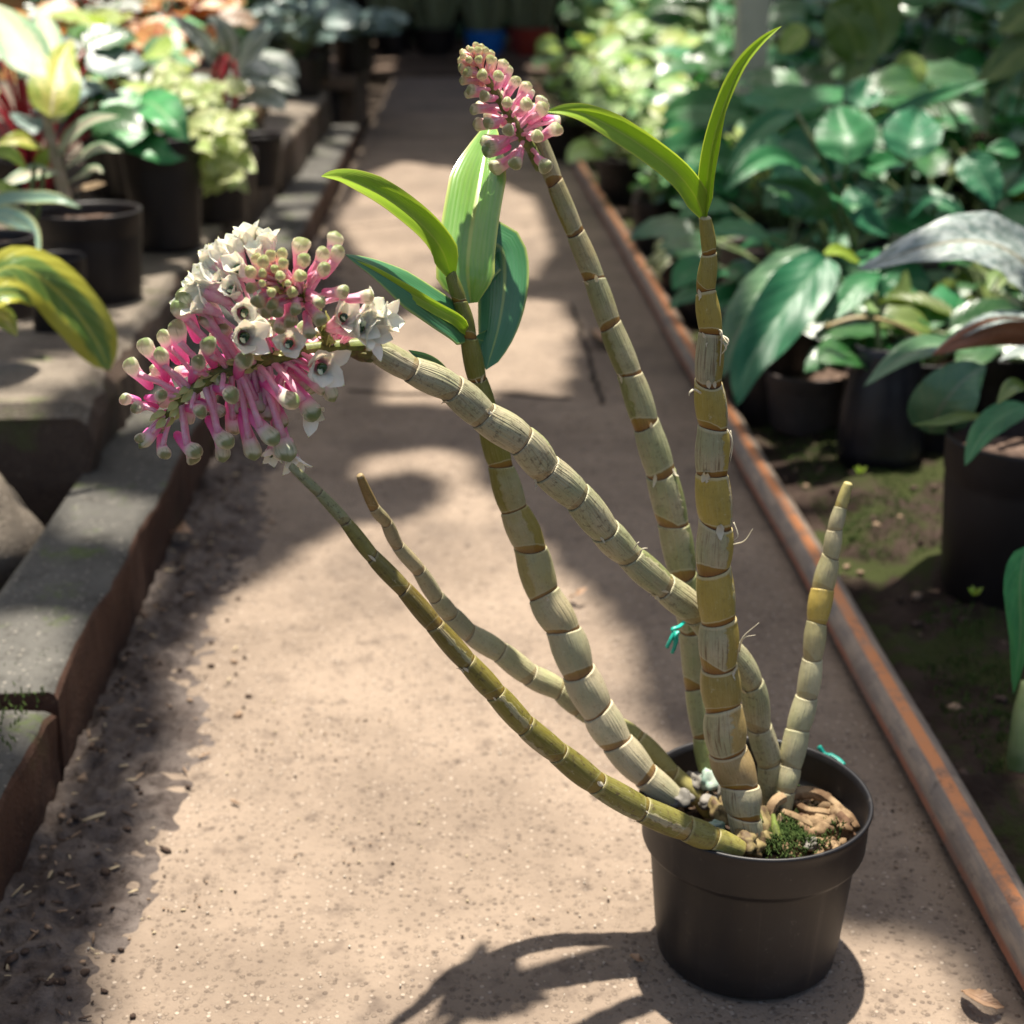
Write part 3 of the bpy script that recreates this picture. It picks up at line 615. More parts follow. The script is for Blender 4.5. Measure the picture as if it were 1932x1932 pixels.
for x,y,w,d,f,ft,pt in [(815,752,150,(.5,-.15,1.0),14,(930,870),5),(1090,790,120,(.15,-.1,1.2),16,(1100,835),5),(1275,925,150,(.45,-.45,1.0),12,(1150,835),5),(1480,690,165,(1.0,-.05,.75),8,(1330,780),5),(1630,660,130,(1.2,.1,.5),0,(1400,790),5),(815,605,120,(.6,-.2,1.0),8,(960,840),5),(800,355,130,(-.3,.35,1.0),2,(1000,700),5),(950,210,125,(.1,1.0,.5),-8,(1020,600),5),(850,180,120,(-.25,1.0,.45),-10,(980,640),5),(700,275,125,(-.8,.8,.35),-10,(930,700),5),(640,375,130,(-.9,.6,.45),-6,(920,760),5),(570,470,140,(-1,.45,.5),2,(860,820),4),(1225,1180,105,(.45,-.8,.8),4,(1000,880),4),(985,1430,90,(-.1,-1,.35),-4,(950,920),4),(1110,1470,95,(.2,-1,.3),0,(950,920),4),(560,560,120,(-.7,.3,.8),6,(840,840),5),(760,480,115,(-.2,.3,1.0),2,(960,760),5),(900,270,110,(-.2,.8,.7),-4,(1000,620),5),(690,420,110,(-.6,.5,.7),-2,(920,760),5),(1560,600,120,(.9,.4,.5),4,(1380,790),5),(930,700,100,(.1,-.1,1.0),6,(1000,850),5),(640,300,115,(-.7,.8,.5),-4,(930,700),5),(780,230,115,(-.3,1,.6),-6,(980,640),5),(600,420,120,(-.9,.5,.6),2,(900,780),5),(1400,640,120,(.6,.2,.8),10,(1330,790),5),(1570,720,120,(.9,-.4,.6),6,(1400,800),5)]:
    c=at(*zf(x,y),.708-f*.001); mkflower(infl,c,dirn(*d),w/3.116*.9928*mpp(c),rf,near(R1 if y>560 else R1[:6]+R2,at(*zf(*ft),.715)),pt,.95 if y>500 else .6)
# the second, upright spike of buds
zs=zm(820,60,2.683)
S2=[at(*zs(x,y),Y) for x,y,Y in ((510,600,.852),(450,520,.845),(380,400,.84),(300,270,.838),(240,180,.838),(205,105,.838))]
mb=MB(); tube(mb,S2,[.0032,.003,.0026,.002,.0012],n=30,seg=10); tube(mb,[at(*zs(560,690),.856),at(*zs(530,640),.853),S2[0]],[.004,.0036,.0032],n=8)
infl2=mb.build('inflorescence',[M_rach,M_bract],orchid); infl2['label']='upright cone of tight pink and cream buds'
SP=spline(S2,60); ST=tangents(SP); rb=random.Random(3)
mb_=0
for k in range(60):
    t=.03+.95*(k/59)**.86; i=min(58,int(t*59)); c=SP[i]; tn=ST[i]
    a=k*2.39996; e1=(CAM-c); e1=(e1-tn*e1.dot(tn)).normalized(); e2=tn.cross(e1)
    o=(e1*math.cos(a)+e2*math.sin(a)); L=.0188*(1-t)**.8+.0052; o2=(o*1.0+tn*(.10+.9*t)).normalized()
    r=.0035*(1-t)**.6+.0011
    head=c+o2*L; tail=c+o2*L*.40-tn*L*.08
    mkbud(infl2,head,tail,r,c,M_bud2 if t<.6 else M_budy,.3)
for hx,hy,tx,ty,w,f in [(285,610,400,590,78,8),(640,460,570,440,62,-4),(560,350,530,430,70,-6),(495,310,480,390,66,-8)]:
    h=at(*zs(hx,hy),.842-f*.001); t=at(*zs(tx,ty),.845); mkbud(infl2,h,t,w/2.683*.5*mpp(h),near(S2,t),M_bud)

# ================================================================== setting
def concrete(name,c1,c2,grain,stain,sc=1.0,moss=0.0,bump=.5,wear=None):
    N=NT(name); p=N.pos()
    n1=N.noise(p,6*sc,6,.62); n2=N.noise(p,42*sc,5,.6); n3=N.noise(p,240*sc,4,.6)
    c=N.mix(N.step(n1,.34,.68),c1,c2); c=N.mix(N.math('MULTIPLY',N.step(n2,.52,.74),.55),c,stain)
    v=N.voro(p,210*sc); g=N.step(v.outputs[0],.42,.20); w=N.n('ShaderNodeSeparateXYZ'); N.l(v.outputs[1],w.inputs[0])
    c=N.mix(N.math('MULTIPLY',N.math('MULTIPLY',g,N.step(w.outputs[0],.70,.90)),.9),c,grain)
    c=N.mix(N.math('MULTIPLY',N.math('MULTIPLY',g,N.step(w.outputs[0],.28,.12)),.55),c,stain)
    c=N.mix(N.math('MULTIPLY',N.step(n3,.56,.72),.4),c,stain)
    if moss: c=N.mix(N.math('MULTIPLY',N.step(N.noise(p,13,6,.7),.56,.70),moss),c,(.07,.10,.02))
    N.base(c,.85,.25)
    if wear:
        big=N.noise(p,2.6,5,.6); c=N.mix(N.math('MULTIPLY',N.step(big,.50,.64),.42),c,(.095,.074,.060)); pits=N.noise(p,90,3,.6); c=N.mix(N.math('MULTIPLY',N.step(pits,.62,.70),.6),c,(.055,.039,.030)); N.set(N.b.inputs['Base Color'],c)
    if wear: N.set(N.b.inputs['Roughness'],N.math('MULTIPLY_ADD',N.math('MULTIPLY',g,N.step(w.outputs[1],.9,.97)),-.6,.85))
    N.bump(N.math('ADD',N.math('MULTIPLY',n3,.6),N.math('ADD',n2,N.math('MULTIPLY',g,.4))),bump,.002)
    return N.m
M_path=concrete('path_concrete',(.188,.143,.106),(.264,.203,.151),(.37,.30,.235),(.070,.050,.040),1.0,0,1.0,True)
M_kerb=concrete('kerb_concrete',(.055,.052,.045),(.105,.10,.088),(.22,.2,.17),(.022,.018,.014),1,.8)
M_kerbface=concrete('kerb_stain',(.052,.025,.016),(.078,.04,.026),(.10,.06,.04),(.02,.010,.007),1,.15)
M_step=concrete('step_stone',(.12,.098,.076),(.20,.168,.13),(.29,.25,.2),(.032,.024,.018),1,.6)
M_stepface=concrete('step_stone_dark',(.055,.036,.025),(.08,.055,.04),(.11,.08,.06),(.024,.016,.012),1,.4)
M_terr=concrete('terrace_dirt',(.10,.08,.06),(.15,.12,.09),(.3,.26,.2),(.05,.04,.03),1,.2)
def dirtmat(name,c1,c2,moss,mt=.55):
    N=NT(name); p=N.pos(); n1=N.noise(p,22,7,.7); n2=N.noise(p,120,5,.7); v=N.voro(p,70).outputs[0]
    c=N.mix(N.step(n1,.35,.65),c1,c2); c=N.mix(N.math('MULTIPLY',N.step(n2,.5,.72),.6),c,(.02,.013,.009))
    c=N.mix(N.math('MULTIPLY',N.step(N.noise(p,9,6,.7),mt,mt+.12),moss),c,(.032,.042,.010))
    N.base(c,.95,.15); N.bump(N.math('ADD',n1,N.math('MULTIPLY',n2,.8)),.9,.006); return N.m
M_dirt=dirtmat('gutter_mud',(.075,.058,.05),(.155,.128,.112),.0)
M_bed=dirtmat('bed_soil',(.020,.012,.009),(.050,.034,.026),.85,.46)
M_earth=dirtmat('earth',(.03,.02,.014),(.06,.045,.033),.2)
def grid(mb,x0,x1,y0,y1,nx,ny,zf,mi=0,geo=True):
    b=[];V=[]
    for j in range(ny+1):
        q=j/ny; y=y0+(y1-y0)*(q*q if geo else q)
        for i in range(nx+1):
            x=x0+(x1-x0)*i/nx; V.append((x,y,zf(x,y)))
    w=nx+1
    mb.add(V,[(j*w+i,j*w+i+1,(j+1)*w+i+1,(j+1)*w+i) for j in range(ny) for i in range(nx)])
def sm(a,b,x):
    t=max(0,min(1,(x-a)/(b-a))); return t*t*(3-2*t)
nz=lambda x,y,s,o=0: noise.noise(Vector((x*s,y*s,o*7.3)))
mb=MB(); mb.add([(-60,-60,-.03),(60,-60,-.03),(60,80,-.03),(-60,80,-.03)],[(0,1,2,3)]); tag(mb.build('ground',M_earth),kind='structure')
mb=MB(); grid(mb,-.302,.372,.2,8.0,44,260,lambda x,y:-.0005+.0012*nz(x,y,3.1)+.0006*nz(x,y,11,2)-.010*sm(.335,.37,x)); tag(mb.build('path',M_path),kind='structure')
# mud that has gathered along the kerb
def zmud(x,y):
    edge=-.222+.030*nz(0,y,3.3,1)+.016*nz(0,y,11,2)-.02*sm(1.0,1.9,y)
    h=.010*sm(edge+.03,edge-.05,x)+.011*max(0,nz(x,y,34,3))*sm(edge+.045,edge-.02,x)+.008*nz(x,y,85,4)*sm(edge+.03,edge-.02,x)
    return h-.0035+(-.006 if x>edge+.05 else 0)
mb=MB(); grid(mb,-.301,-.14,.45,3.2,90,800,zmud); tag(mb.build('gutter_mud',M_dirt),kind='structure')
def zbed(x,y):
    return -.006+.014*sm(.40,.5,x)+.012*nz(x,y,17,5)+.008*nz(x,y,46,6)+.004*nz(x,y,120,7)
mb=MB(); grid(mb,.368,2.6,.35,8.2,190,330,zbed); tag(mb.build('planting_bed',M_bed),kind='structure')
mb=MB(); grid(mb,-2.6,-.42,1.5,8.4,60,90,lambda x,y:.142+.006*nz(x,y,7,8)); tag(mb.build('terrace_ground',M_terr),kind='structure')

def slab(name,x0,x1,y0,y1,z0,z1,top,face,label,cat,group,seed,bev=.006,rough=.003):
    """a stone with worn, uneven edges; top and sides coloured differently"""
    rg=random.Random(seed); t=thing(name,((x0+x1)/2,(y0+y1)/2,z0),label,cat,group); mb=MB()
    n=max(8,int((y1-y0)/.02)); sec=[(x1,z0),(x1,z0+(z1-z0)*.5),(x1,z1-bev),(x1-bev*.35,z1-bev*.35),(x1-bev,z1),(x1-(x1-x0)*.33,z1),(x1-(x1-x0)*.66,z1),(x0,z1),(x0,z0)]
    V=[];Fc=[];mi=[]; w=len(sec)
    for j in range(n+1):
        y=y0+(y1-y0)*j/n; e=min(1,min(j,n-j)/1.0); 
        for i,(x,z) in enumerate(sec):
            dx=rough*1.6*nz(y+seed*3,z*3,9,seed)+rough*nz(y,z*2,37,seed+1)
            dz=rough*nz(y,x*2,13,seed+2)*(1 if z>z0 else 0)
            ch=-bev*(1-e)*.8 if z>z1-bev*1.01 else 0
            V.append((x+(dx if i in(1,2,3,4) else 0),y+(0 if 0<j<n else (bev*.5 if j==0 else -bev*.5)*(1 if z>=z1-bev*.4 else 0)),z+dz+ch))
    for j in range(n):
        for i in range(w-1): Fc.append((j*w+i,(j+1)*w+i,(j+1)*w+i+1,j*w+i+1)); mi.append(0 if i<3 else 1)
    Fc.append(tuple(range(w))); mi.append(0); Fc.append(tuple(n*w+i for i in range(w-1,-1,-1))); mi.append(0)
    b=len(mb.f); mb.add(V,Fc); mb.m[b:]=mi
    return t,mb.build('stone',[face,top],t,smooth=False)
gk='concrete kerb stones along the left of the path'
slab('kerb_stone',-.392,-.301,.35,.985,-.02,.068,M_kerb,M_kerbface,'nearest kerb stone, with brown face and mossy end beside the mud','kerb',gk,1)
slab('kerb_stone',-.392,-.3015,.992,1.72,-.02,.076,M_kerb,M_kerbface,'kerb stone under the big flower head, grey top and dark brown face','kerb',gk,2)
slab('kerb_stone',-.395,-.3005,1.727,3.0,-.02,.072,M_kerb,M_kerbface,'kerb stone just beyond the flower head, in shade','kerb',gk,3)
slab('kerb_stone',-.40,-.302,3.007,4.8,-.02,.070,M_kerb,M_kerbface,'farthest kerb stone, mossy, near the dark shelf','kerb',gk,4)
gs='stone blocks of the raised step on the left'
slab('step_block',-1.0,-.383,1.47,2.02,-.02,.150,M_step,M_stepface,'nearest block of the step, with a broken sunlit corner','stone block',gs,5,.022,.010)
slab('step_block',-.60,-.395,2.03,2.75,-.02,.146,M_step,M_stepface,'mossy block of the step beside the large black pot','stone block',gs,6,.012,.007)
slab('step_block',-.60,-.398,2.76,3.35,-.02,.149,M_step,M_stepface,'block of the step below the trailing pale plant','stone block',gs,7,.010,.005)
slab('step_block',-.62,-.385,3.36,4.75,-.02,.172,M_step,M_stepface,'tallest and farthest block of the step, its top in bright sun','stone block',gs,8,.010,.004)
t=thing('round_stone',(-.455,1.30,.03),'rounded mossy boulder in front of the broken step','stone')
mb=MB(); rg=random.Random(4); lump(mb,(-.475,1.33,.055),.075,rg,4,0,.95,.12); mb.build('stone',M_step,t)
t=thing('timber_shelf',(-.5,5.6,0),'low dark timber shelf at the far left end of the path','shelf')
M_wood=plain('old_timber',(.075,.05,.035),.8,.2,(.13,.09,.065),9,.4,.004)
for k in range(3):
    mb=MB(); box(mb,(-.95,5.0+k*.30,.16-k*.001),(-.325+.01*k,5.28+k*.30,.195),0,.004,rg); mb.build('plank',M_wood,t,smooth=False)
for x in (-.9,-.38):
    mb=MB(); box(mb,(x,5.05,-.02),(x+.05,5.8,.158),0,.003,rg); mb.build('support',M_wood,t,smooth=False)
for k in range(4):
    t=thing('timber_step',(.02,7.5+k*.34,0),['low plank lying nearest across the far end of the path','second plank across the far end of the path','third plank, right in front of the far pots','last plank, under the far pots'][k],'plank','planks across the end of the path')
    mb=MB(); box(mb,(-.6,7.5+k*.34,.0),(.7,7.80+k*.34,.03+.02*k),0,.006,rg); mb.build('board',M_wood,t,smooth=False)

# the flat pipe with an orange stripe
def stripmat():
    N=NT('pipe_paint'); u,v=N.uv(); o=N.pos(); n=N.noise(o,26,5,.7); n2=N.noise(N.vec(N.math('MULTIPLY',u,3.0),N.math('MULTIPLY',v,60.0)),3.0,5,.65)
    g=N.mix(N.step(n2,.35,.65),(.35,.27,.20),(.21,.175,.145))
    uu=N.math('ADD',u,N.math('MULTIPLY',N.math('SUBTRACT',n,.5),.05))
    m=N.math('MULTIPLY',N.step(uu,.33,.37),N.step(uu,.62,.58))
    c=N.mix(m,g,N.mix(N.step(n,.5,.75),(.62,.25,.10),(.46,.25,.15)))
    e=N.math('ADD',N.step(uu,.12,.05),N.step(uu,.90,.95)); c=N.mix(N.math('MULTIPLY',e,.8),c,(.36,.12,.06))
    c=N.mix(N.math('MULTIPLY',N.step(N.noise(o,17,6,.75),.5,.62),.6),c,(.20,.155,.125)); c=N.mix(N.math('MULTIPLY',N.step(N.noise(o,60,5,.7),.58,.68),.5),c,(.06,.045,.038))
    N.base(c,.6,.3); N.bump(n2,.3,.001); return N.m
t=thing('striped_pipe',(.345,.5,0),'long flattened grey pipe with a worn orange stripe along the path edge','pipe')
mb=MB(); V=[];U=[];Fc=[]; sec=[(-.0165,.010),(-.0150,.020),(-.0085,.0265),(-.0030,.0285),(.0030,.0287),(.0085,.0262),(.0150,.0205),(.0165,.011),(.012,.004),(-.012,.004)]
n=260; w=len(sec)+1
for j in range(n+1):
    y=.35+6.4*(j/n)**1.6; cx=.3485+.005*nz(0,y,.9,3)+.002*nz(0,y,4,4); dz=.003*nz(0,y,1.7,5)
    for i in range(w):
        x,z=sec[i%len(sec)]; V.append((cx+x,y,z+dz)); U.append((min(1,i/7),y*.12))
for j in range(n):
    for i in range(w-1): Fc.append((j*w+i,(j+1)*w+i,(j+1)*w+i+1,j*w+i+1))
mb.add(V,Fc,U); mb.build('pipe',stripmat(),t)

# loose litter
mb=MB(); rg=random.Random(21)
for i in range(900):
    y=.5+2.6*rg.random()**1.6; x=-.295+abs(rg.gauss(0,.045)); z=max(zmud(x,y),0)+.001
    if x>-.16 and rg.random()<.7: continue
    a=rg.uniform(0,6.28); s=rg.uniform(.0008,.0032)*(1.8 if rg.random()<.06 else 1)
    if rg.random()<.55: lump(mb,(x,y,z),s,rg,0,rg.choice((0,0,0,1)),.7,.4)
    else:
        l=s*rg.uniform(2,4); p=Vector((x,y,z+.0015)); d=Vector((math.cos(a),math.sin(a),rg.uniform(-.1,.25)))
        tube(mb,[p-d*l*.5,p,p+d*l*.5],[s*.25,s*.35,s*.2],seg=4,mi=rg.choice((0,1,2)))
for (sx,sy,nn) in ((700,1600,34),(465,1425,14),(960,1700,14),(1720,1560,40),(1080,800,40),(330,1700,40),(300,1500,30),(600,1400,40)):
    g0=ground(sx,sy)
    for i in range(nn): lump(mb,(g0.x+rg.gauss(0,.022),g0.y+rg.gauss(0,.035),.0008),rg.uniform(.0004,.0014),rg,0,rg.choice((0,1,1,2)),.6,.5)
for i in range(160):
    y=.6+1.6*rg.random(); x=rg.uniform(.37,.62); lump(mb,(x,y,zbed(x,y)+.001),rg.uniform(.0015,.006),rg,0,rg.choice((0,0,1)),.7,.4)
tag(mb.build('leaf_litter',[plain('litter_dark',(.045,.03,.022),.9,.2,(.09,.06,.045),200,.4),plain('litter_tan',(.30,.21,.14),.85,.2,(.18,.12,.08),200,.4),plain('litter_straw',(.42,.34,.22),.8,.2,None,50,0)]),'dark crumbs, chips and straw along the kerb and in the bed','litter',kind='stuff')
mb=MB()
for i in range(230):
    y=.55+1.3*rg.random()**1.4; x=rg.uniform(-.25,.32); lump(mb,(x,y,.0006),rg.uniform(.0004,.0012),rg,0,0,.6,.5)
tag(mb.build('path_grit',plain('grit_pale',(.40,.34,.27),.3,.5,(.5,.44,.36),300,.2)),'pale grains of grit on the concrete path','grit',kind='stuff')
M_dry=leafmat('dry_leaf',(.34,.20,.12),(.42,.27,.17),rib=(.25,.14,.08),gloss=.6,tr=.15)
def dryleaf(pts,w,label):
    P=[ground(x,y,z) for x,y,z in pts]; t=thing('fallen_leaf',P[0],label,'leaf','fallen bits of leaf'); mb=MB()
    leaf(mb,P,w,'lance',Vector((.1,-.3,1)),n=12,m=6,fold=.45,wave=.06,thick=.0004); mb.build('blade',M_dry,t)
dryleaf([(1815,1868,.004),(1840,1880,.010),(1870,1893,.009),(1895,1900,.003)],.012,'curled dry brown leaf beside the striped pipe')
dryleaf([(330,1003,.02),(345,1000,.024),(362,1003,.02)],.022,'tan leaf flake lying against the brown kerb face')
dryleaf([(1190,1800,.003),(1203,1808,.007),(1215,1812,.003)],.006,'tiny yellowish husk in the shadow left of the orchid pot')
dryleaf([(1075,1128,.003),(1090,1120,.012),(1108,1108,.016)],.008,'pale bit of husk standing on the sunlit concrete')
dryleaf([(1120,622,.004),(1138,640,.015),(1150,650,.004)],.03,'reddish leaf scrap on the shaded path by the pipe')
# joint and scratches in the concrete
mb=MB()
for q in ([(1078,575),(1100,640),(1118,700),(1135,762)],[(655,735),(760,742),(900,738),(1075,752)],[(640,430),(800,418),(1000,424)],[(700,262),(860,258),(1020,263)],[(240,1600),(228,1500),(262,1380),(258,1290),(300,1180),(330,1080)]):
    P=[ground(x,y,.0012) for x,y in q]; sp=spline(P,40); V=[];Fc=[]
    tg=tangents(sp)
    for i,p in enumerate(sp):
        s=Vector((tg[i].y,-tg[i].x,0)); ww=.0035*(1+.7*nz(p.x,p.y,60,2)); o=s*.006*nz(p.x,p.y,25,1); V+=[p+o-s*ww,p+o+s*ww]
    mb.add(V,[(2*i,2*i+1,2*i+3,2*i+2) for i in range(39)])
tag(mb.build('path_cracks',plain('crack_dark',(.03,.024,.02),.95,.1,(.07,.055,.045),60,.2)),kind='structure')

# ================================================================== nursery plants
def potted(loc,r,h,label,cat='potted plant',group=None,name='potted_plant',mat=None,taper=.8,soil=True,wob=.01):
    t=thing(name,loc,label,cat,group); x,y,z=loc
    mb=MB(); rb=r*taper
    lathe(mb,(x,y,z),[(0,.002),(rb*.97,.002),(rb,.006),(rb+(r-rb)*.72,h*.72),(r*.955,h*.76),(r*.985,h*.79),(r*.995,h*.97),(r,h*.99),(r*.99,h),(r*.95,h),(r*.93,h*.96),(r*.91,h*.84),(r*.90,h*.80)],seg=48,wob=wob)
    mb.build('pot',mat or M_pot2,t)
    if soil:
        mb=MB();V=[];Fc=[];n=10
        for i in range(n+1):
            for k in range(25):
                a=6.283*k/24; q=r*.905*i/n; V.append((x+q*math.cos(a),y+q*math.sin(a),z+h*.86+.05*r*nz(math.cos(a)*i*.1+x*9,math.sin(a)*i*.1,9)))
        for i in range(n):
            for k in range(24): Fc.append((i*25+k,i*25+k+1,(i+1)*25+k+1,(i+1)*25+k))
        mb.add(V,Fc); mb.build('soil',M_soil2,t)
    return t
M_pot2=potmat('nursery_pot',(.008,.005,.005),(.017,.012,.012),.5,.3)
M_pot3=potmat('dusty_pot',(.05,.038,.034),(.09,.068,.058),.6)
M_soil2=plain('plant_soil',(.07,.045,.032),.95,.15,(.16,.11,.085),60,.9,.004)
M_stemg=plain('stem_green',(.10,.15,.05),.5,.4,(.15,.19,.08),60,.2)
M_stemp=plain('stem_pinkish',(.42,.33,.24),.5,.4,(.30,.27,.17),60,.2)
M_stemr=plain('stem_crimson',(.26,.012,.025),.45,.4,(.40,.03,.045),60,.2)
LM={
'pale':leafmat('leaf_pale_green',(.19,.33,.11),(.31,.43,.18),rib=(.52,.60,.34),vein=.4,tr=.3,gloss=.4),
'pale2':leafmat('leaf_yellow_green',(.25,.36,.07),(.37,.45,.12),rib=(.45,.50,.18),vein=.4,tr=.3,gloss=.42),
'sage':leafmat('leaf_sage',(.13,.32,.13),(.21,.42,.19),rib=(.28,.40,.25),vein=.4,tr=.22,gloss=.4),
'gloss':leafmat('leaf_gloss_green',(.02,.145,.042),(.04,.20,.065),rib=(.10,.26,.11),vein=.25,gloss=.44,tr=.28,spec=.45),
'gloss2':leafmat('leaf_gloss_teal',(.016,.125,.05),(.034,.18,.075),rib=(.09,.24,.12),vein=.25,gloss=.42,tr=.26,spec=.45),
'dark':leafmat('leaf_dark',(.018,.085,.02),(.035,.13,.03),rib=(.06,.13,.05),vein=.25,gloss=.3,tr=.12,spec=.6),
'olive':leafmat('leaf_olive',(.085,.14,.024),(.13,.19,.04),rib=(.2,.25,.07),vein=.3,gloss=.35,tr=.2),
'agla':leafmat('leaf_cream_veined',(.18,.36,.19),(.26,.45,.25),rib=(.85,.62,.54),mode='center',vc=(.60,.60,.44),amt=.72,vein=.15,nf=2.5,gloss=.4,tr=.42,trc=(.8,.85,.6)),
'aglay':leafmat('leaf_yellow_speckled',(.20,.30,.03),(.26,.36,.04),rib=(.80,.70,.45),mode='varieg',vc=(.54,.52,.12),amt=.54,vein=.1,gloss=.42,tr=.42,trc=(.85,.85,.2),nf=3.4,sf=3.2),
'croton':leafmat('leaf_yellow_edged',(.10,.19,.035),(.16,.25,.05),rib=(.42,.43,.07),mode='edge',vc=(.46,.44,.05),amt=.46,vein=.3,gloss=.35,tr=.25,nf=3,sf=3),
'teal':leafmat('leaf_teal_pale',(.20,.36,.26),(.30,.45,.34),rib=(.45,.52,.30),mode='edge',vc=(.50,.52,.24),amt=.25,vein=.2,gloss=.3,tr=.2),
'lime':leafmat('leaf_lime',(.22,.33,.03),(.30,.40,.05),rib=(.4,.45,.12),gloss=.38,tr=.35),
'rex':leafmat('leaf_silver_rex',(.13,.20,.15),(.20,.27,.2),rib=(.18,.20,.15),mode='band',vc=(.52,.54,.49),amt=.62,vein=.5,gloss=.5,tr=.2,nf=3),
'rust':leafmat('leaf_rust',(.42,.085,.025),(.50,.19,.045),rib=(.55,.26,.12),mode='mottle',vc=(.46,.36,.12),amt=.5,vein=.3,gloss=.4,tr=.25),
'bronze':leafmat('leaf_bronze',(.30,.20,.12),(.38,.28,.18),rib=(.13,.11,.05),vein=.8,gloss=.45,tr=.2),
'ivy':leafmat('leaf_pale_lime',(.28,.37,.09),(.40,.48,.18),rib=(.55,.58,.32),mode='edge',vc=(.56,.58,.30),amt=.35,vein=.3,gloss=.45,tr=.3),
'begd':leafmat('leaf_deep_green',(.03,.20,.05),(.06,.30,.08),rib=(.16,.32,.13),vein=.35,gloss=.42,tr=.2,spec=.45),
'grey':leafmat('leaf_grey_green',(.10,.17,.15),(.17,.24,.21),rib=(.3,.36,.32),vein=.4,gloss=.4,tr=.15),
'silver':leafmat('leaf_silver_mottle',(.11,.16,.14),(.17,.22,.19),rib=(.24,.22,.15),mode='mottle',vc=(.42,.47,.44),amt=.50,vein=.25,gloss=.38,tr=.05,spec=.5,nf=9),
'under':leafmat('leaf_red_underside',(.22,.075,.03),(.28,.10,.045),rib=(.30,.14,.07),vein=.3,gloss=.4,tr=.1),
'greyleaf':leafmat('leaf_dull_green',(.07,.16,.075),(.11,.21,.10),rib=(.17,.22,.13),vein=.25,gloss=.3,tr=.1),
'spiky':leafmat('leaf_variegated_strap',(.16,.25,.06),(.2,.3,.08),rib=(.5,.52,.3),mode='edge',vc=(.58,.58,.36),amt=.55,gloss=.4,tr=.25),
'snake':leafmat('leaf_snake',(.2,.25,.13),(.28,.33,.18),rib=(.2,.25,.14),mode='mottle',vc=(.28,.32,.2),amt=.5,gloss=.45,tr=.05),
}
def rosette(t,rg,base,n,hgt,spread,L,wr,shape,lm,stem=M_stemg,droop=.6,pr=.0025,flat=.5,face=.35,part='foliage',wave=.03,azc=None,azw=3.1416,sn=7,fold=.22):
    """leaves on stalks from one crown; returns nothing, adds the foliage and stems as parts"""
    fo=MB(); stm=MB(); lms=lm if isinstance(lm,(list,tuple)) else [lm]
    for i in range(n):
        a=(azc if azc is not None else 0)+rg.uniform(-azw,azw); q=rg.random()**.6; h=rg.uniform(*hgt); r=spread*q
        o=Vector((math.cos(a),math.sin(a),0)); p=Vector(base)+o*r*.75+Vector((0,0,h*(1-.35*q*flat)))
        b=Vector(base)+o*rg.uniform(0,.012)
        tube(stm,[b,b.lerp(p,.5)+Vector((0,0,h*.12))-o*r*.1,p],[pr*1.3,pr,pr*.8],n=sn,seg=5)
        l=rg.uniform(*L); d=(o+Vector((rg.uniform(-.35,.35),rg.uniform(-.35,.35),rg.uniform(.05,.5)))).normalized()
        dr=Vector((0,0,-droop*rg.uniform(.6,1.3)))
        P=[p,p+d*l*.35+dr*l*.04,p+d*l*.68+dr*l*.22,p+d*l*.9+dr*l*.5]
        N=(Vector((0,0,1))+o*.25-Vector((0,face*rg.uniform(.3,1.5),0))+Vector((rg.uniform(-.3,.3),rg.uniform(-.2,.2),0))).normalized()
        leaf(fo,P,l*wr*rg.uniform(.85,1.1),shape,N,n=10,m=6,fold=fold*rg.uniform(.3,1.9),pleat=.012,camber=.08,wave=wave,seed=rg.uniform(0,6),mi=rg.randrange(len(lms)))
    if stm.v: stm.build('stems',stem,t)
    fo.build(part,[LM[k] for k in lms],t)
def lf(t,pts,wpx,shape,lm,up=.3,right=0,stalk=None,stem=M_stemg,sr=.0028,name='leaf',mi2=None,label=None,**k):
    """one leaf that shows as itself, a part of plant t; stalk = points back to the crown"""
    P=[at(*q) for q in pts]; mid=P[len(P)//2]; mb=MB(); kk=dict(n=16,m=8,fold=.22,camber=.05,wave=.012,thick=.0007); kk.update(k)
    leaf(mb,P,wpx*mpp(mid),shape,camn(mid,up,right),mi2=1 if mi2 else None,**kk)
    o=mb.build(name,[LM[lm]]+([LM[mi2]] if mi2 else []),t)
    if label: o['label']=label
    if stalk:
        s=MB(); tube(s,[P[0]]+[at(*q) if len(q)==3 else Vector(q[:3]) for q in stalk],[sr*.8,sr,sr*1.2],n=12,seg=6); s.build('leaf_stalk',stem,t)
    return o
zt=.148
# ---- left side
za=zm(0,0,3.863); Ya=1.97
def A3(q,Y=Ya): return [(*za(x,y),Y+d) for x,y,*r in q for d in [(r[0] if r else 0)]]
pa=at(165,395,Ya)
t=potted((pa.x,Ya,zt),.070,pa.z-zt,'black pot of a cream-veined aglaonema with one yellow leaf, on the sunlit step','potted plant',taper=.86)
mb=MB(); tube(mb,[at(*za(x,y),Y) for x,y,Y in ((500,1500,Ya),(450,1330,Ya),(410,1180,Ya),(370,1000,Ya),(335,820,Ya))],[.0085,.008,.0075,.0065,.0055],n=20,seg=10); mb.build('stem',M_stemp,t)
lf(t,A3([(255,560),(170,360,.05),(60,170,.11),(-70,10,.17)]),92,'ovate','agla',.9,-.1,fold=.2)
lf(t,A3([(290,500,.05),(330,330,.10),(330,190,.15),(270,50,.19)]),62,'ovate','agla',.9,.2)
lf(t,A3([(370,860,-.03),(400,660,-.01),(440,470,.03),(530,290,.09)]),96,'ovate','aglay',.8,.1,fold=.18,label='yellow leaf speckled with green')
lf(t,A3([(390,900,.0),(450,800,.02),(500,700,.03)]),34,'lance','agla',.2,.2)
lf(t,A3([(430,1150),(520,1000,-.02),(680,885,-.04),(875,850,-.06)]),44,'lance','agla',.9,0)
lf(t,A3([(480,1240),(600,1150,-.03),(740,1085,-.05),(895,1110,-.06)]),36,'lance','agla',.9,0)
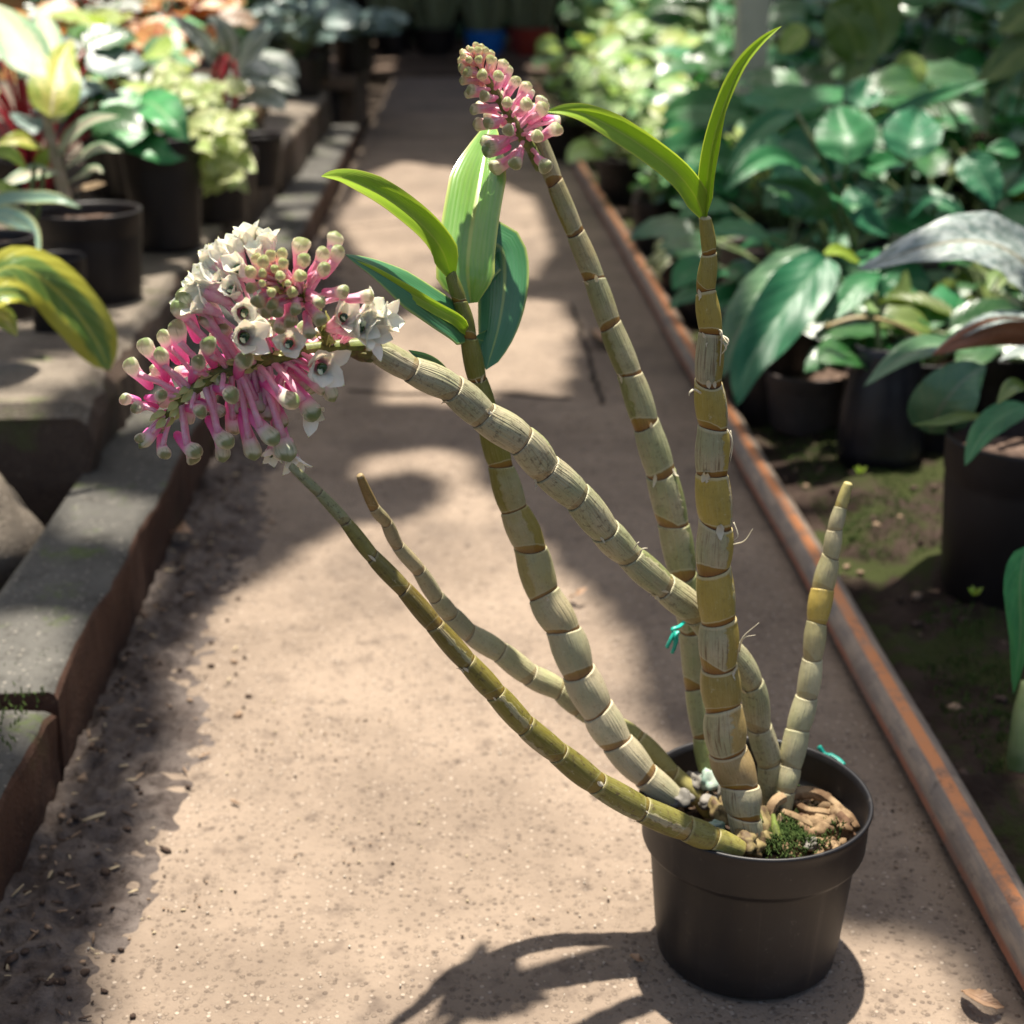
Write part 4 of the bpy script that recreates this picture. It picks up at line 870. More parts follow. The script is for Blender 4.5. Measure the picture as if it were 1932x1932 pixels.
lf(t,A3([(500,1340),(610,1280,-.03),(700,1240,-.04),(755,1270,-.05)]),26,'lance','agla',.9,0)
lf(t,A3([(540,1395,.01),(660,1370,-.02),(780,1345,-.04)]),24,'lance','bronze',.8,0,label='withered pinkish leaf')
lf(t,A3([(340,1100),(230,1045,-.04),(110,1025,-.06),(-30,1060,-.07)]),40,'lance','aglay',.7,0)
lf(t,A3([(425,1265,-.02),(300,1260,-.05),(150,1300,-.08),(-40,1390,-.1)]),36,'lance','agla',.8,0)
lf(t,A3([(300,1250,-.02),(310,1170,-.03),(350,1080,-.03)]),28,'lance','lime',.3,0)
t=potted((-.80,1.72,.10),.055,.09,'potted plant at the left edge with long teal leaves tipped in yellow')
lf(t,A3([(-90,1500,0),(60,1455,-.01),(250,1450,-.02),(430,1460,-.03),(595,1525,-.03)],1.74),30,'strap','teal',.6,0)
lf(t,A3([(-120,1560),(60,1590),(210,1680),(297,1880,-.02)],1.70),50,'lance','teal',.6,.2)
lf(t,A3([(-60,1110),(80,1130),(200,1250)],1.72),28,'lance','lime',.5,.1)
lf(t,A3([(-40,1330),(60,1390,-.01),(140,1390)],1.76),26,'lance','lime',.5,.1)
mb=MB()
for q in ([(250,1660),(300,1430),(320,1250)],[(190,1650),(230,1400),(260,1200)],[(120,1750),(100,1550),(60,1400)]): tube(mb,[at(*za(x,y),1.78) for x,y in q],[.004,.0035,.003],n=8,seg=6)
mb.build('stems',M_stemg,t)
zb_=zm(0,400,2.76)
t=potted((-.70,1.40,.02),.05,.10,'potted croton at the left edge with a large yellow-edged leaf over the step')
lf(t,[(*zb_(-60,330),1.42),(*zb_(110,300),1.43),(*zb_(330,450),1.45),(*zb_(490,660),1.46),(*zb_(575,840),1.46)],118,'ellip','croton',.55,.15,fold=.25,wave=.035,camber=.25,wf=3)
lf(t,[(*zb_(-90,520),1.38),(*zb_(0,440),1.39),(*zb_(100,440),1.40),(*zb_(178,500),1.41)],52,'ovate','croton',.6,0)
lf(t,[(*zb_(-60,520),1.39),(*zb_(20,560),1.40),(*zb_(90,660),1.40)],44,'lance','aglay',.3,0)
pb=at(310,360,2.35); t=potted((pb.x,2.35,zt),.062,.17,'black pot with one broad rippled deep-green begonia leaf hanging over its rim',taper=.82)
lf(t,[(262,178,2.32),(235,215,2.27),(250,255,2.22),(300,285,2.18),(352,300,2.2)],104,'heart','begd',.8,0,fold=.1,wave=.05,wf=3,stalk=[(300,300,2.34)])
lf(t,[(250,205,2.3),(285,195,2.26),(320,225,2.2),(360,270,2.18)],110,'heart','begd',.8,.2,fold=.1,wave=.05,wf=3,stalk=[(300,300,2.34)])
lf(t,[(270,215,2.26),(250,240,2.2),(215,262,2.16),(185,268,2.15)],80,'heart','begd',.8,-.2,fold=.1,wave=.05,wf=3)
t=potted((at(395,330,2.55).x,2.6,zt),.065,.16,'trailing plant with small pale lime leaves spilling towards the path',group=None)
rg=random.Random(31); fo=MB(); st=MB()
for i in range(95):
    q=rg.random(); x=300+rg.random()*150+q*18; y=130+rg.random()*95+q*120*(x>350); Y=2.5-.12*q+rg.uniform(-.08,.08)
    if q>.6: x=rg.uniform(385,450); y=rg.uniform(225,345)
    p=at(x,y,Y); d=Vector((rg.uniform(-1,1),rg.uniform(-1,.2),rg.uniform(-.9,.2))).normalized(); l=rg.uniform(.026,.052)
    leaf(fo,[p,p+d*l*.4+Vector((0,0,.004)),p+d*l],l*.95,'heart',(Vector((rg.uniform(-.5,.5),-.8,.9))).normalized(),n=8,m=6,fold=.15,wave=.05,wf=3,seed=i)
    if i%3==0: tube(st,[at(395,300,2.58),(at(395,300,2.58)+p)*.5+Vector((0,0,.06)),p],[.002,.0015,.001],n=8,seg=4)
st.build('stems',M_stemg,t); fo.build('foliage',LM['ivy'],t)
def rexplant(loc,crown,label,n,L,lm,stem,seed,spread,hg,shape='ovate',wr=.62,droop=.5,group=None,r=.055,h=.10):
    t=potted(loc,r,h,label,group=group); rg=random.Random(seed)
    rosette(t,rg,(loc[0],loc[1],loc[2]+h*.85),n,hg,spread,L,wr,shape,lm,stem,droop,wave=.03,face=.6)
    return t
p=at(425,250,2.75); t=rexplant((p.x,2.75,zt+.0),None,'rex begonia with pointed silver leaves and crimson stems',16,(.10,.15),'rex',M_stemr,41,.12,(.10,.17))
for pts,w in (([(425,135,2.7),(390,90,2.66),(355,55,2.62),(315,22,2.6)],46),([(430,120,2.7),(430,85,2.66),(415,50,2.64),(390,30,2.62)],50),([(445,130,2.7),(475,100,2.66),(500,75,2.64),(518,55,2.62)],44),([(455,120,2.72),(480,75,2.70),(505,30,2.7)],36)):
    lf(t,pts,w,'ovate','rex',.6,0,stem=M_stemr,stalk=[(432,200,2.74)],sr=.004,wave=.04)
for pts in ([(425,200,2.62),(418,150,2.62),(430,105,2.63)],[(440,205,2.63),(446,160,2.63),(440,115,2.64)],[(410,180,2.64),(405,140,2.64),(420,100,2.64)]):
    s=MB(); tube(s,[at(*q) for q in pts],[.007,.006,.004],n=10,seg=6); s.build('leaf_stalk',M_stemr,t)
p=at(474,250,2.9); t=potted((p.x,2.98,zt),.05,.10,'begonia with one bronze leaf that shows dark veins, over the step')
lf(t,[(465,165,2.88),(470,185,2.84),(485,205,2.82),(492,232,2.82)],56,'heart','bronze',.5,.1,wave=.04,stalk=[(460,215,2.96)])
lf(t,[(450,165,2.9),(440,185,2.87),(436,205,2.86)],34,'heart','bronze',.5,-.1,wave=.04)
for i,(x,y,Y,lm,L,n,lab,stem) in enumerate([(200,170,2.9,['rust'],(.09,.13),26,'rust-orange begonia behind the yellow speckled leaf',M_stemr),(270,90,3.3,['rust','rust','olive'],(.09,.14),28,'tall begonia with red and orange leaves at the back of the step',M_stemr),(185,90,3.0,['rex'],(.08,.12),20,'begonia with small silver-edged leaves between the rust-orange ones',M_stemr),(40,170,2.35,['rex','teal'],(.07,.11),18,'silvery small-leaved plant behind the aglaonema stem',M_stemr),(330,90,3.1,['rust','bronze'],(.08,.12),18,'begonia with peach and orange leaves next to the silver rex',M_stemr),(245,150,2.7,['sage','pale2'],(.08,.12),16,'begonia with mint-green and yellowish leaves above the deep-green leaf',M_stemg),(60,240,2.2,['grey','dark'],(.07,.11),16,'dull grey-green begonia low behind the aglaonema',M_stemr),(120,30,3.2,['olive','rust'],(.10,.14),22,'olive and brown begonia at the upper left corner',M_stemr)]):
    p=at(x,y,Y); z=max(zt,p.z-.20)
    rexplant((p.x,Y,z),None,lab,n,L,lm,stem,50+i,.13,(p.z-z-.08,p.z-z+.06),'ovate',.68,.5,group='begonias on the step')
p=at(440,120,3.3); t=potted((p.x,3.35,zt),.055,.11,'plant with one tall pale-green paddle leaf behind the silver rex begonia')
lf(t,[(440,75,3.3),(438,45,3.3),(445,10,3.3),(450,-40,3.3)],62,'ovate','sage',.1,.1,stalk=[(440,140,3.33)])
lf(t,[(455,85,3.32),(480,50,3.3),(510,20,3.3)],30,'lance','dark',.4,.2,stalk=[(445,140,3.33)])
for i,(x,y,Y,lab) in enumerate([(585,30,5.0,'grey-green foliage plant on the far timber shelf, left of its twin'),(665,55,5.2,'grey-green foliage plant at the right end of the far timber shelf'),(560,15,4.6,'grey-green plant crowded against the end of the tall step block')]):
    p=at(x,y,Y); zz_=.20 if Y>4.9 else .17; t=potted((p.x,Y,zz_-.003),.07,.12,lab,group='grey-leaved plants at the far end'); rosette(t,random.Random(80+i),(p.x,Y,zz_+.10),30,(max(.03,p.z-.36),max(.08,p.z-.26)),.16,(.07,.12),.72,'ovate','grey',droop=.5,face=.7)
for i,(x,Y,h) in enumerate([(-.62,2.85,.16),(-.58,3.15,.13),(-.56,3.6,.14),(-.55,4.1,.15)]):
    potted((x,Y,.15),.065,h,['bare black pot of soil behind the trailing pale plant','bare black pot beside the bronze-leaved begonia','bare black pot in the dark behind the tall step block','farthest bare black pot on the step'][i],'plant pot','empty black pots on the step',name='plant_pot')
p=at(112,475,1.85); potted((p.x,1.82,.148-.03),.038,p.z-.118,'small black pot without a plant, in front of the big aglaonema pot','plant pot',name='plant_pot')
p=at(20,445,1.62); potted((p.x-.02,1.62,p.z-.09),.045,.09,'black pot cut off by the left edge, its rim catching light','plant pot',name='plant_pot')
rgd=random.Random(77)
for i,(x,Y,lab) in enumerate([(-1.15,2.6,'dark bushy plant behind the aglaonema, at the far left'),(-1.1,3.4,'dark bushy plant behind the rust-orange begonias'),(-1.0,4.2,'dark bushy plant behind the silver rex begonia'),(-1.0,5.2,'dark bushy plant beside the far timber shelf'),(-.75,6.3,'dark bushy plant past the far timber shelf')]):
    t=potted((x,Y,.14),.08,.14,lab,group='dark plants along the left'); rosette(t,random.Random(90+i),(x,Y,.26),46,(.06,.42),.34,(.10,.17),.55,'ovate',['dark','dark','olive'],droop=.5)

# ---- far end: bunched snake plants in pots
M_blue=plain('pot_blue',(.012,.15,.55),.4,.5,(.015,.19,.62),20,.1); M_red=plain('pot_red',(.30,.035,.02),.5,.4,(.24,.04,.03),20,.1)
for i,(x,r,m,lab) in enumerate([(742,.10,M_pot2,'bunched snake plant farthest left at the end of the path'),(822,.115,M_pot2,'bunched snake plant in a black pot at the end of the path'),(916,.105,M_blue,'bunched snake plant in a bright blue pot'),(1000,.115,M_red,'bunched snake plant in a red pot at the right of the blue one')]):
    Y=8.25; p=at(x,100,Y); z=.035 if i!=2 else .02; r*=1.05
    t=potted((p.x,Y,z),r,.155,lab,group='snake plants in a row',mat=m); fo=MB(); rg=random.Random(120+i)
    for k in range(64):
        a=rg.uniform(0,6.28); q=rg.random()**.5; o=Vector((math.cos(a),math.sin(a),0)); b=Vector((p.x,Y,z+.13))
        tube(fo,[b+o*r*.62*q,b+o*r*1.15*q+Vector((0,0,.16)),b+o*r*1.3*q+Vector((0,0,.34)),b+o*r*.95*q+Vector((0,0,.62+rg.uniform(-.1,.1)))],[.009,.011,.010,.002],n=12,seg=6)
    fo.build('foliage',LM['snake'],t)
t=thing('hedge',(0,9.3,0),'dark hedge closing the far end of the path','hedge'); fo=MB(); rg=random.Random(6)
for i in range(1500):
    p=Vector((rg.uniform(-3,3),9.2+rg.uniform(0,.8),rg.uniform(0,1.6))); d=Vector((rg.uniform(-1,1),rg.uniform(-1,0),rg.uniform(-.8,.5))).normalized(); l=rg.uniform(.08,.16)
    leaf(fo,[p,p+d*l*.5,p+d*l],l*.5,'ovate',Vector((rg.uniform(-.4,.4),-.7,.7)).normalized(),n=5,m=2)
fo.build('foliage',LM['dark'],t); mb=MB(); box(mb,(-3.2,10.0,-.03),(3.2,10.6,1.7),0,.05,rg); mb.build('hedge_core',M_earth,t)
for sx,y0,y1,lab in ((-2.35,1.0,9.0,'dark woven screen along the far left of the nursery'),(2.35,1.0,9.0,'dark woven screen along the far right of the nursery')):
    t=thing('garden_screen',(sx,y0,0),lab,'screen'); mb=MB(); box(mb,(sx-.02,y0,-.03),(sx+.02,y1,1.5)); mb.build('screen_panel',plain('screen_dark',(.012,.016,.010),.9,.1,(.02,.025,.015),20,.3),t,smooth=False)
    for k in range(5):
        mb=MB(); tube(mb,[(sx-.035*(1 if sx>0 else -1),y0+.1+k*1.9,-.03),(sx-.035*(1 if sx>0 else -1),y0+.1+k*1.9,1.6)],[.02,.02],seg=8); mb.build('screen_post',M_wood,t)

# ---- right side
def bush(x,y,Y,n,L,lm,lab,cat,group,seed,spread=.2,shape='ovate',wr=.55,droop=.55,hl=.10,hh=.10,r=.07,face=.7,name='potted_plant',stem=M_stemg,**k):
    p=at(x,y,Y); z=zbed(p.x,Y)-.004; h=.12; t=potted((p.x,Y,z),r,h,lab,cat,group,name); c=p.z-z-h*.85
    rosette(t,random.Random(seed),(p.x,Y,z+h*.85),n,(max(.02,c-hl),max(.06,c+hh)),spread,L,wr,shape,lm,stem,droop,face=face,**k)
    return t
gp='pale-leaved plants down the right of the path'
for i,a in enumerate([(1068,105,4.5,26,(.12,.17),['pale'],'pale green plant nearest the red pot, leaning over the path'),(1120,60,5.2,34,(.13,.18),['pale','pale2'],'pale green plant behind the bud spike, at the far right of the path'),(1180,185,3.7,30,(.11,.16),['pale','pale','sage'],'pale green plant right of the bud spike, its leaves against the pipe'),(1215,110,4.2,34,(.12,.17),['pale','pale2'],'pale yellow-green plant left of the grey post'),(1262,265,3.1,28,(.09,.13),['pale','sage','pale2'],'pale plant whose leaves hang behind the curved orchid leaf'),(1300,60,4.8,30,(.13,.18),['sage','pale'],'sage-green plant directly left of the grey post'),(1310,200,3.5,30,(.11,.15),['sage','gloss','pale'],'mixed sage and green plant at the foot of the grey post'),(1090,20,6.2,34,(.13,.18),['pale2','sage'],'yellow-green plant at the top, above the red pot'),(1200,10,5.6,34,(.14,.19),['pale','sage'],'tall pale plant at the top between two others'),(1400,330,2.75,22,(.08,.12),['sage','pale'],'low sage plant behind the top of the upright cane')]):
    bush(*a,'potted plant',gp,200+i,spread=.22,hl=.16,hh=.06,azc=-.25,azw=2.0)
gg='glossy dark-leaved plants on the right'
tg_=bush(1590,340,2.1,10,(.10,.15),['gloss','gloss2'],'glossy green plant with broad fluted leaves right of the upright cane','potted plant',gg,230,spread=.16,wr=.5,hl=.10,hh=.03)
zg=zm(1350,120,3.242)
def G3(q,Y): return [(*zg(x,y),Y+(r[0] if r else 0)) for x,y,*r in q]
for q,Y,w,shp,lm,up,ri,sk in [
 ([(840,620),(832,480,.02),(815,360,.06),(790,255,.1)],2.0,118,'ovate','gloss',.5,0,[(830,800),(890,1130)]),
 ([(1222,600),(1235,480,.02),(1265,370,.06),(1310,285,.1)],2.0,112,'ovate','gloss2',.5,.1,[(1215,800),(1215,1050)]),
 ([(530,300,.08),(390,360,.04),(230,490,0),(95,690,-.04)],2.0,48,'lance','gloss',.6,0,[(640,500),(800,850)]),
 ([(570,650,.05),(410,585,.02),(230,655,-.02),(80,800,-.05)],1.95,54,'lance','gloss',.9,0,[(700,800),(820,1050)]),
 ([(670,980,.0),(620,860,0),(480,770,.0),(280,735,.0)],1.93,74,'ovate','dark',.2,0,[(700,1050),(730,1150)]),
 ([(430,480,.05),(560,520,.03),(680,590,0),(770,700,-.02)],2.05,74,'ovate','gloss2',.8,0,None),
 ([(850,770,.0),(900,880,-.02),(990,990,-.03),(1100,1070,-.04)],1.95,58,'lance','gloss2',.4,.2,[(830,900),(880,1130)]),
 ([(1190,610,.03),(1090,620,0),(980,640,-.02),(890,570,-.03)],2.05,56,'ovate','gloss',.7,0,None),
 ([(940,290,.15),(930,230,.18),(960,160,.2),(990,100,.22)],2.2,80,'ovate','gloss2',.5,.1,[(900,500),(890,900)])]:
    lf(tg_,G3(q,Y),w,shp,lm,up,ri,fold=.42,pleat=.022,wave=.03,stalk=G3(sk,Y+.03) if sk else None,sr=.0035)
t=bush(1790,330,2.25,9,(.12,.17),['gloss','gloss2','dark'],'dark glossy plant behind the silver-mottled leaf','potted plant',gg,231,spread=.2,wr=.48,hl=.08,hh=.06)
for q,Y,w,shp,lm,up,ri,sk in [
 ([(1000,400,.1),(1200,290,.05),(1450,190,0),(1720,110,-.02)],2.1,46,'lance','gloss',1.0,0,None),
 ([(1560,570),(1640,670,-.02),(1720,790,-.04),(1745,900,-.05)],2.0,78,'ovate','gloss2',.5,.1,[(1500,700),(1340,980)]),
 ([(1900,560),(1800,530),(1700,530)],2.0,40,'lance','gloss',.9,0,None),
 ([(1215,960,-.03),(1330,850,-.04),(1450,850,-.05),(1610,960,-.05)],1.9,18,'strap','gloss2',.9,0,None),
 ([(1950,420,.1),(1840,440,.08),(1760,380,.06)],2.2,60,'ovate','dark',.5,0,None)]:
    lf(t,G3(q,Y),w,shp,lm,up,ri,fold=.35,pleat=.02,wave=.03,stalk=G3(sk,Y+.03) if sk else None,sr=.0035)
for i,a in enumerate([(1480,260,2.6,22,(.14,.19),['gloss','gloss2'],'glossy plant behind the broad fluted leaves, near the post'),(1690,190,2.7,20,(.15,.21),['gloss','dark'],'glossy plant in the shade above the silver-mottled leaf'),(1880,200,2.6,22,(.15,.21),['gloss','dark'],'glossy plant at the right edge above all its neighbours'),(1480,420,2.2,14,(.09,.12),['gloss','dark'],'small glossy plant low behind the upright cane')]):
    bush(*a,'potted plant',gg,240+i,spread=.2,wr=.46,shape='ovate',hl=.14,hh=.06)
gv='olive-leaved plants in the upper right'
for i,(x,y,Y,q,lab) in enumerate([(1640,60,3.0,[([(1560,10),(1600,50),(1620,110),(1590,160)],100,'olive'),([(1640,-30),(1655,20),(1650,80),(1605,110)],90,'olive'),([(1520,50),(1490,80),(1470,100)],50,'pale2')],'olive plant with large hanging yellowish leaves at the top right'),(1760,120,2.7,[([(1740,110),(1720,130),(1700,160),(1672,180)],66,'pale2'),([(1700,140),(1680,160),(1665,180)],40,'olive')],'olive plant with one pale folded leaf in the dark'),(1900,90,2.5,[([(1960,70),(1920,100),(1880,130),(1840,158)],70,'olive'),([(1960,10),(1915,40),(1880,60)],60,'olive')],'olive plant at the right edge with a long pointed leaf')]):
    t=bush(x,y+40,Y,16,(.12,.17),['dark','olive'],lab,'potted plant',gv,260+i,spread=.22,hl=.2,hh=.03)
    for pts,w,lm in q: lf(t,[(a,b,Y-.25) for a,b in pts],w,'ovate',lm,.4,0,stalk=[(x+20,y+120,Y)])
for i,(x,y,Y,lab) in enumerate([(1500,60,3.6,'dark leafy plant behind the grey post'),(1640,20,3.4,'dark leafy plant behind the hanging yellowish leaves'),(1800,20,3.2,'dark leafy plant at the top right, deepest in shade'),(1920,10,3.0,'dark leafy plant in the top right corner'),(1400,0,4.4,'dark leafy plant far behind the grey post')]):
    bush(x,y,Y,34,(.13,.2),['dark','gloss','dark'],lab,'potted plant','dark plants at the back right',280+i,spread=.3,hl=.25,hh=.1)
for i,(x,Y,lab) in enumerate([(1.5,2.2,'dark shrub low behind the glossy plants at the right'),(1.6,3.2,'dark shrub behind the olive plants'),(1.7,4.2,'dark shrub far back beyond the post'),(1.5,5.3,'dark shrub at the far right'),(1.0,6.6,'dark shrub behind the last pale plants')]):
    t=potted((x,Y,.05),.09,.15,lab,group='dark shrubs at the back right'); rosette(t,random.Random(300+i),(x,Y,.18),60,(.05,.7),.45,(.12,.2),.5,'ovate',['dark','dark','gloss'],droop=.5)
pq=at(1410,215,3.25); t=thing('grey_post',(pq.x,3.25,0),'weathered grey post standing among the plants','post'); mb=MB()
V=[]; box(mb,(pq.x-.033,3.22,-.02),(pq.x+.033,3.285,2.5),0,.004,random.Random(2)); mb.build('post_shaft',plain('post_grey',(.34,.35,.29),.8,.2,(.45,.45,.38),12,.3),t,smooth=False)
# big wavy hanging leaf
zr=zm(1300,400,2.576)
def R3(q,Y): return [(*zr(x,y),Y+(r[0] if r else 0)) for x,y,*r in q]
pz=at(1530,690,1.85); t=potted((pz.x,1.85,zbed(pz.x,1.85)-.004),.06,pz.z-zbed(pz.x,1.85),'potted plant in a dull brown pot with big wavy blue-green leaves hanging down',mat=M_pot3)
lf(t,R3([(700,230,.06),(590,360,.02),(440,560,-.02),(310,760,-.06),(255,960,-.1)],1.72),118,'ovate','gloss2',.75,.25,wave=.05,wf=3,fold=.3,n=24,m=12,stalk=R3([(760,330,.1),(800,500,.15)],1.72))
lf(t,R3([(640,190,.12),(500,330,.1),(360,470,.06),(240,640,.04),(185,820,.02)],1.72),112,'ovate','greyleaf',.4,-.3,wave=.03,n=20,m=10)
lf(t,R3([(1000,330,.08),(880,360,.05),(760,470,.02),(640,560,0)],1.72),60,'lance','gloss',.9,0,wave=.02)
lf(t,R3([(860,250,.1),(760,200,.08),(680,215,.06)],1.72),34,'lance','lime',.8,0)
lf(t,R3([(1000,560,.05),(1050,440,.08),(1090,290,.1)],1.75),52,'lance','olive',.1,.1)
s=MB(); tube(s,[at(*q) for q in R3([(690,570),(850,525),(1020,550),(1190,640)],1.68)],[.003,.003,.004],n=14,seg=6); s.build('leaf_stalk',plain('stalk_straw',(.26,.20,.08),.5,.4),t)
# soft black grow bag
pg=at(1655,885,1.70); zq=zbed(pg.x,1.70); t=thing('grow_bag',(pg.x,1.70,zq),'slack black plastic grow bag with a thin upright stem','grow bag'); hb=at(1690,640,1.70).z-zq
mb=MB(); lathe(mb,(pg.x,1.70,zq-.004),[(0,.002),(.050,.002),(.054,.02),(.052,.07),(.046,hb*.72),(.040,hb*.92),(.042,hb),(.040,hb),(.037,hb*.9),(0,hb*.88)],seg=48,wob=.05)
mb.build('bag',potmat('bag_plastic',(.012,.011,.014),(.03,.028,.034),.35),t)
s=MB(); tube(s,[at(*q) for q in R3([(955,740),(945,560),(935,400)],1.70)],[.004,.0035,.003],n=10,seg=6); s.build('stem',M_stemg,t)
lf(t,R3([(950,480),(900,465,-.02),(870,440,-.03)],1.70),30,'lance','pale',.5,0)
lf(t,R3([(945,410),(1000,350,.0),(1060,300,.02)],1.70),34,'lance','gloss',.5,0)
# silver leaf and red-backed leaf
p1=at(1872,1135,1.30); z1=zbed(p1.x,1.30); hp=at(1872,815,1.30).z-z1
t=potted((p1.x+.01,1.30,z1-.004),.071,hp,'large black pot at the right edge with a few plain leaves',taper=.86)
lf(t,R3([(1500,1010,.06),(1380,1010,.03),(1250,1040,0),(1120,1050,-.03)],1.25),30,'lance','olive',1.2,0)
lf(t,R3([(1680,950,.05),(1560,1010,.02),(1450,1110,-.02),(1375,1250,-.05)],1.24),66,'ovate','gloss',.6,-.2)
lf(t,R3([(1200,1090,.02),(1260,960,.0),(1370,830,.0),(1480,760,.02)],1.33),120,'ovate','greyleaf',.1,.1,fold=.1)
lf(t,R3([(1720,900,.03),(1620,860,.0),(1530,950,-.02)],1.24),40,'lance','olive',.7,0)
p2=at(2010,900,1.42); t=potted((p2.x+.06,1.48,zbed(p2.x,1.48)),.07,.16,'plant at the right edge with a great silver-mottled leaf and a red-backed one')
lf(t,R3([(1800,420,.04),(1640,240,.02),(1450,150,0),(1200,170,-.02),(850,290,-.03)],1.42),150,'ovate','silver',.85,-.1,fold=.12,wave=.02,n=24,m=12,mi2='greyleaf',label='silver-mottled leaf')
lf(t,R3([(1800,640,.06),(1600,590,.02),(1400,620,-.02),(1210,710,-.04)],1.36),62,'ovate','under',-.1,-.1,fold=.35,camber=.4,label='leaf showing its rusty red back')
lf(t,R3([(1800,560,.07),(1600,520,.03),(1420,570,-.01),(1215,695,-.035)],1.36),42,'ovate','silver',1.6,-.1,fold=.2)
lf(t,R3([(1420,690,.06),(1240,660,.03),(1060,720,0),(880,860,-.02)],1.38),60,'lance','greyleaf',1.0,-.1,fold=.2)
lf(t,R3([(1800,690,.03),(1650,690,.0),(1540,735,-.02)],1.36),26,'lance','silver',1.2,0)
# leaf and stalk at the bottom of the right edge
t=thing('broad_leaf_plant',(.50,1.02,.0),'broad green leaf on a fat olive stalk, cut off by the right edge','plant')
lf(t,[(1935,1030,1.0),(1925,1100,.99),(1925,1200,.98),(1912,1310,.975)],60,'ovate','begd',.3,-.3,fold=.2)
s=MB(); tube(s,[at(1942,1285,1.01),at(1935,1350,1.0),at(1930,1430,.99),at(1926,1530,.985)],[.006,.010,.012,.011],n=14,seg=12); s.build('stalk',M_stemg,t)
# little variegated rosette
p=at(1296,478,2.6); zz_=zbed(p.x,2.6); t=potted((p.x,2.6,zz_-.004),.05,.08,'small rosette of narrow cream-edged leaves behind the canes'); fo=MB(); rg=random.Random(9); c=Vector((p.x,2.6,p.z))
for k in range(34):
    a=rg.uniform(0,6.28); e=rg.uniform(-.1,1.3); d=Vector((math.cos(a)*math.cos(e),math.sin(a)*math.cos(e),math.sin(e))); l=rg.uniform(.06,.095)
    leaf(fo,[c,c+d*l*.5,c+d*l*.85+Vector((0,0,-.008)),c+d*l+Vector((0,0,-.025))],.013,'strap',Vector((d.x*-.3,-.6,.7)).normalized(),n=8,m=4)
fo.build('foliage',LM['spiky'],t); s=MB(); tube(s,[(p.x,2.6,zz_+.06),tuple(c)],[.006,.005],seg=8); s.build('stem',M_stemg,t)
for i,(x,y,Y,lab) in enumerate([(1300,390,2.6,'low leafy plant between the pipe and the small rosette'),(1235,340,3.0,'low leafy plant close to the pipe beside the grey-green cane'),(1330,480,2.45,'low green plant between the small rosette and the upright cane'),(1440,560,2.0,'low green plant under the wavy hanging leaf')]):
    bush(x,y,Y,14,(.06,.10),['gloss','sage','pale'][i%3:i%3+1]+['dark'],lab,'potted plant','low plants by the pipe',320+i,spread=.07,hl=.06,hh=.04,r=.045,azc=0.0,azw=1.9)
for i,(x,y,Y,lab) in enumerate([(1440,780,1.9,'black pot in the gloom under the wavy leaf'),(1420,660,2.3,'dark pot far back behind the upright cane'),(1620,610,2.4,'dark pot far back behind the grow bag'),(1760,640,2.2,'dark pot behind the red-backed leaf')]):
    p=at(x,y,Y); potted((p.x,Y,zbed(p.x,Y)-.004),.062,.15,lab,'plant pot','dark pots under the foliage',name='plant_pot',mat=M_pot3 if i%2 else None)
for i,(x,y,Y,lm,lab) in enumerate([(1745,700,1.75,['dark','gloss'],'low dark plant between the grow bag and the large black pot'),(1890,700,1.75,['dark','olive'],'low dark plant behind the red-backed leaf'),(1480,690,2.1,['dark','gloss2'],'low dark plant under the big wavy leaves'),(1600,560,2.3,['gloss','dark'],'plant with small glossy leaves above the grow bag'),(1850,570,2.0,['gloss','dark','olive'],'dark plant right under the silver-mottled leaf')]):
    bush(x,y,Y,18,(.08,.13),lm,lab,'potted plant','low plants in the dim bed',340+i,spread=.13,wr=.46,hl=.07,hh=.05,r=.055)
mb=MB(); rg=random.Random(14)
for i in range(7200):
    x=.40+abs(rg.gauss(.04,.06)); y=rg.uniform(.95,2.0)
    if nz(x,y,9,11)<-.02: continue
    p=Vector((x,y,zbed(x,y)-.001)); tube(mb,[p,p+Vector((rg.uniform(-.002,.002),rg.uniform(-.002,.002),rg.uniform(.002,.006)))],[.0010,.0003],seg=3,cap=False)
for i in range(700):
    x=-.39+.08*rg.random(); y=rg.uniform(.8,1.1) if rg.random()<.6 else rg.uniform(2,3.2); p=Vector((x,y,.071))
    tube(mb,[p,p+Vector((rg.uniform(-.002,.002),rg.uniform(-.002,.002),rg.uniform(.002,.006)))],[.0010,.0003],seg=3,cap=False)
tag(mb.build('moss_cover',M_moss),'moss on the bed and on the kerb tops','moss',kind='stuff')
for i,(x,y,lab) in enumerate([(1838,1122,'tiny green seedling at the foot of the large black pot'),(1622,892,'tiny green weed at the foot of the grow bag')]):
    p=ground(x,y,.055); t=thing('seedling',p,lab,'seedling','seedlings in the bed'); mb=MB()
    for k in range(4):
        a=k*1.7; d=Vector((math.cos(a)*.006,math.sin(a)*.004,.006)); leaf(mb,[p,p+d*.6,p+d*1.2],.005,'ovate',Vector((0,-.6,.8)).normalized(),n=6,m=4)
    mb.build('leaves',LM['lime'],t)

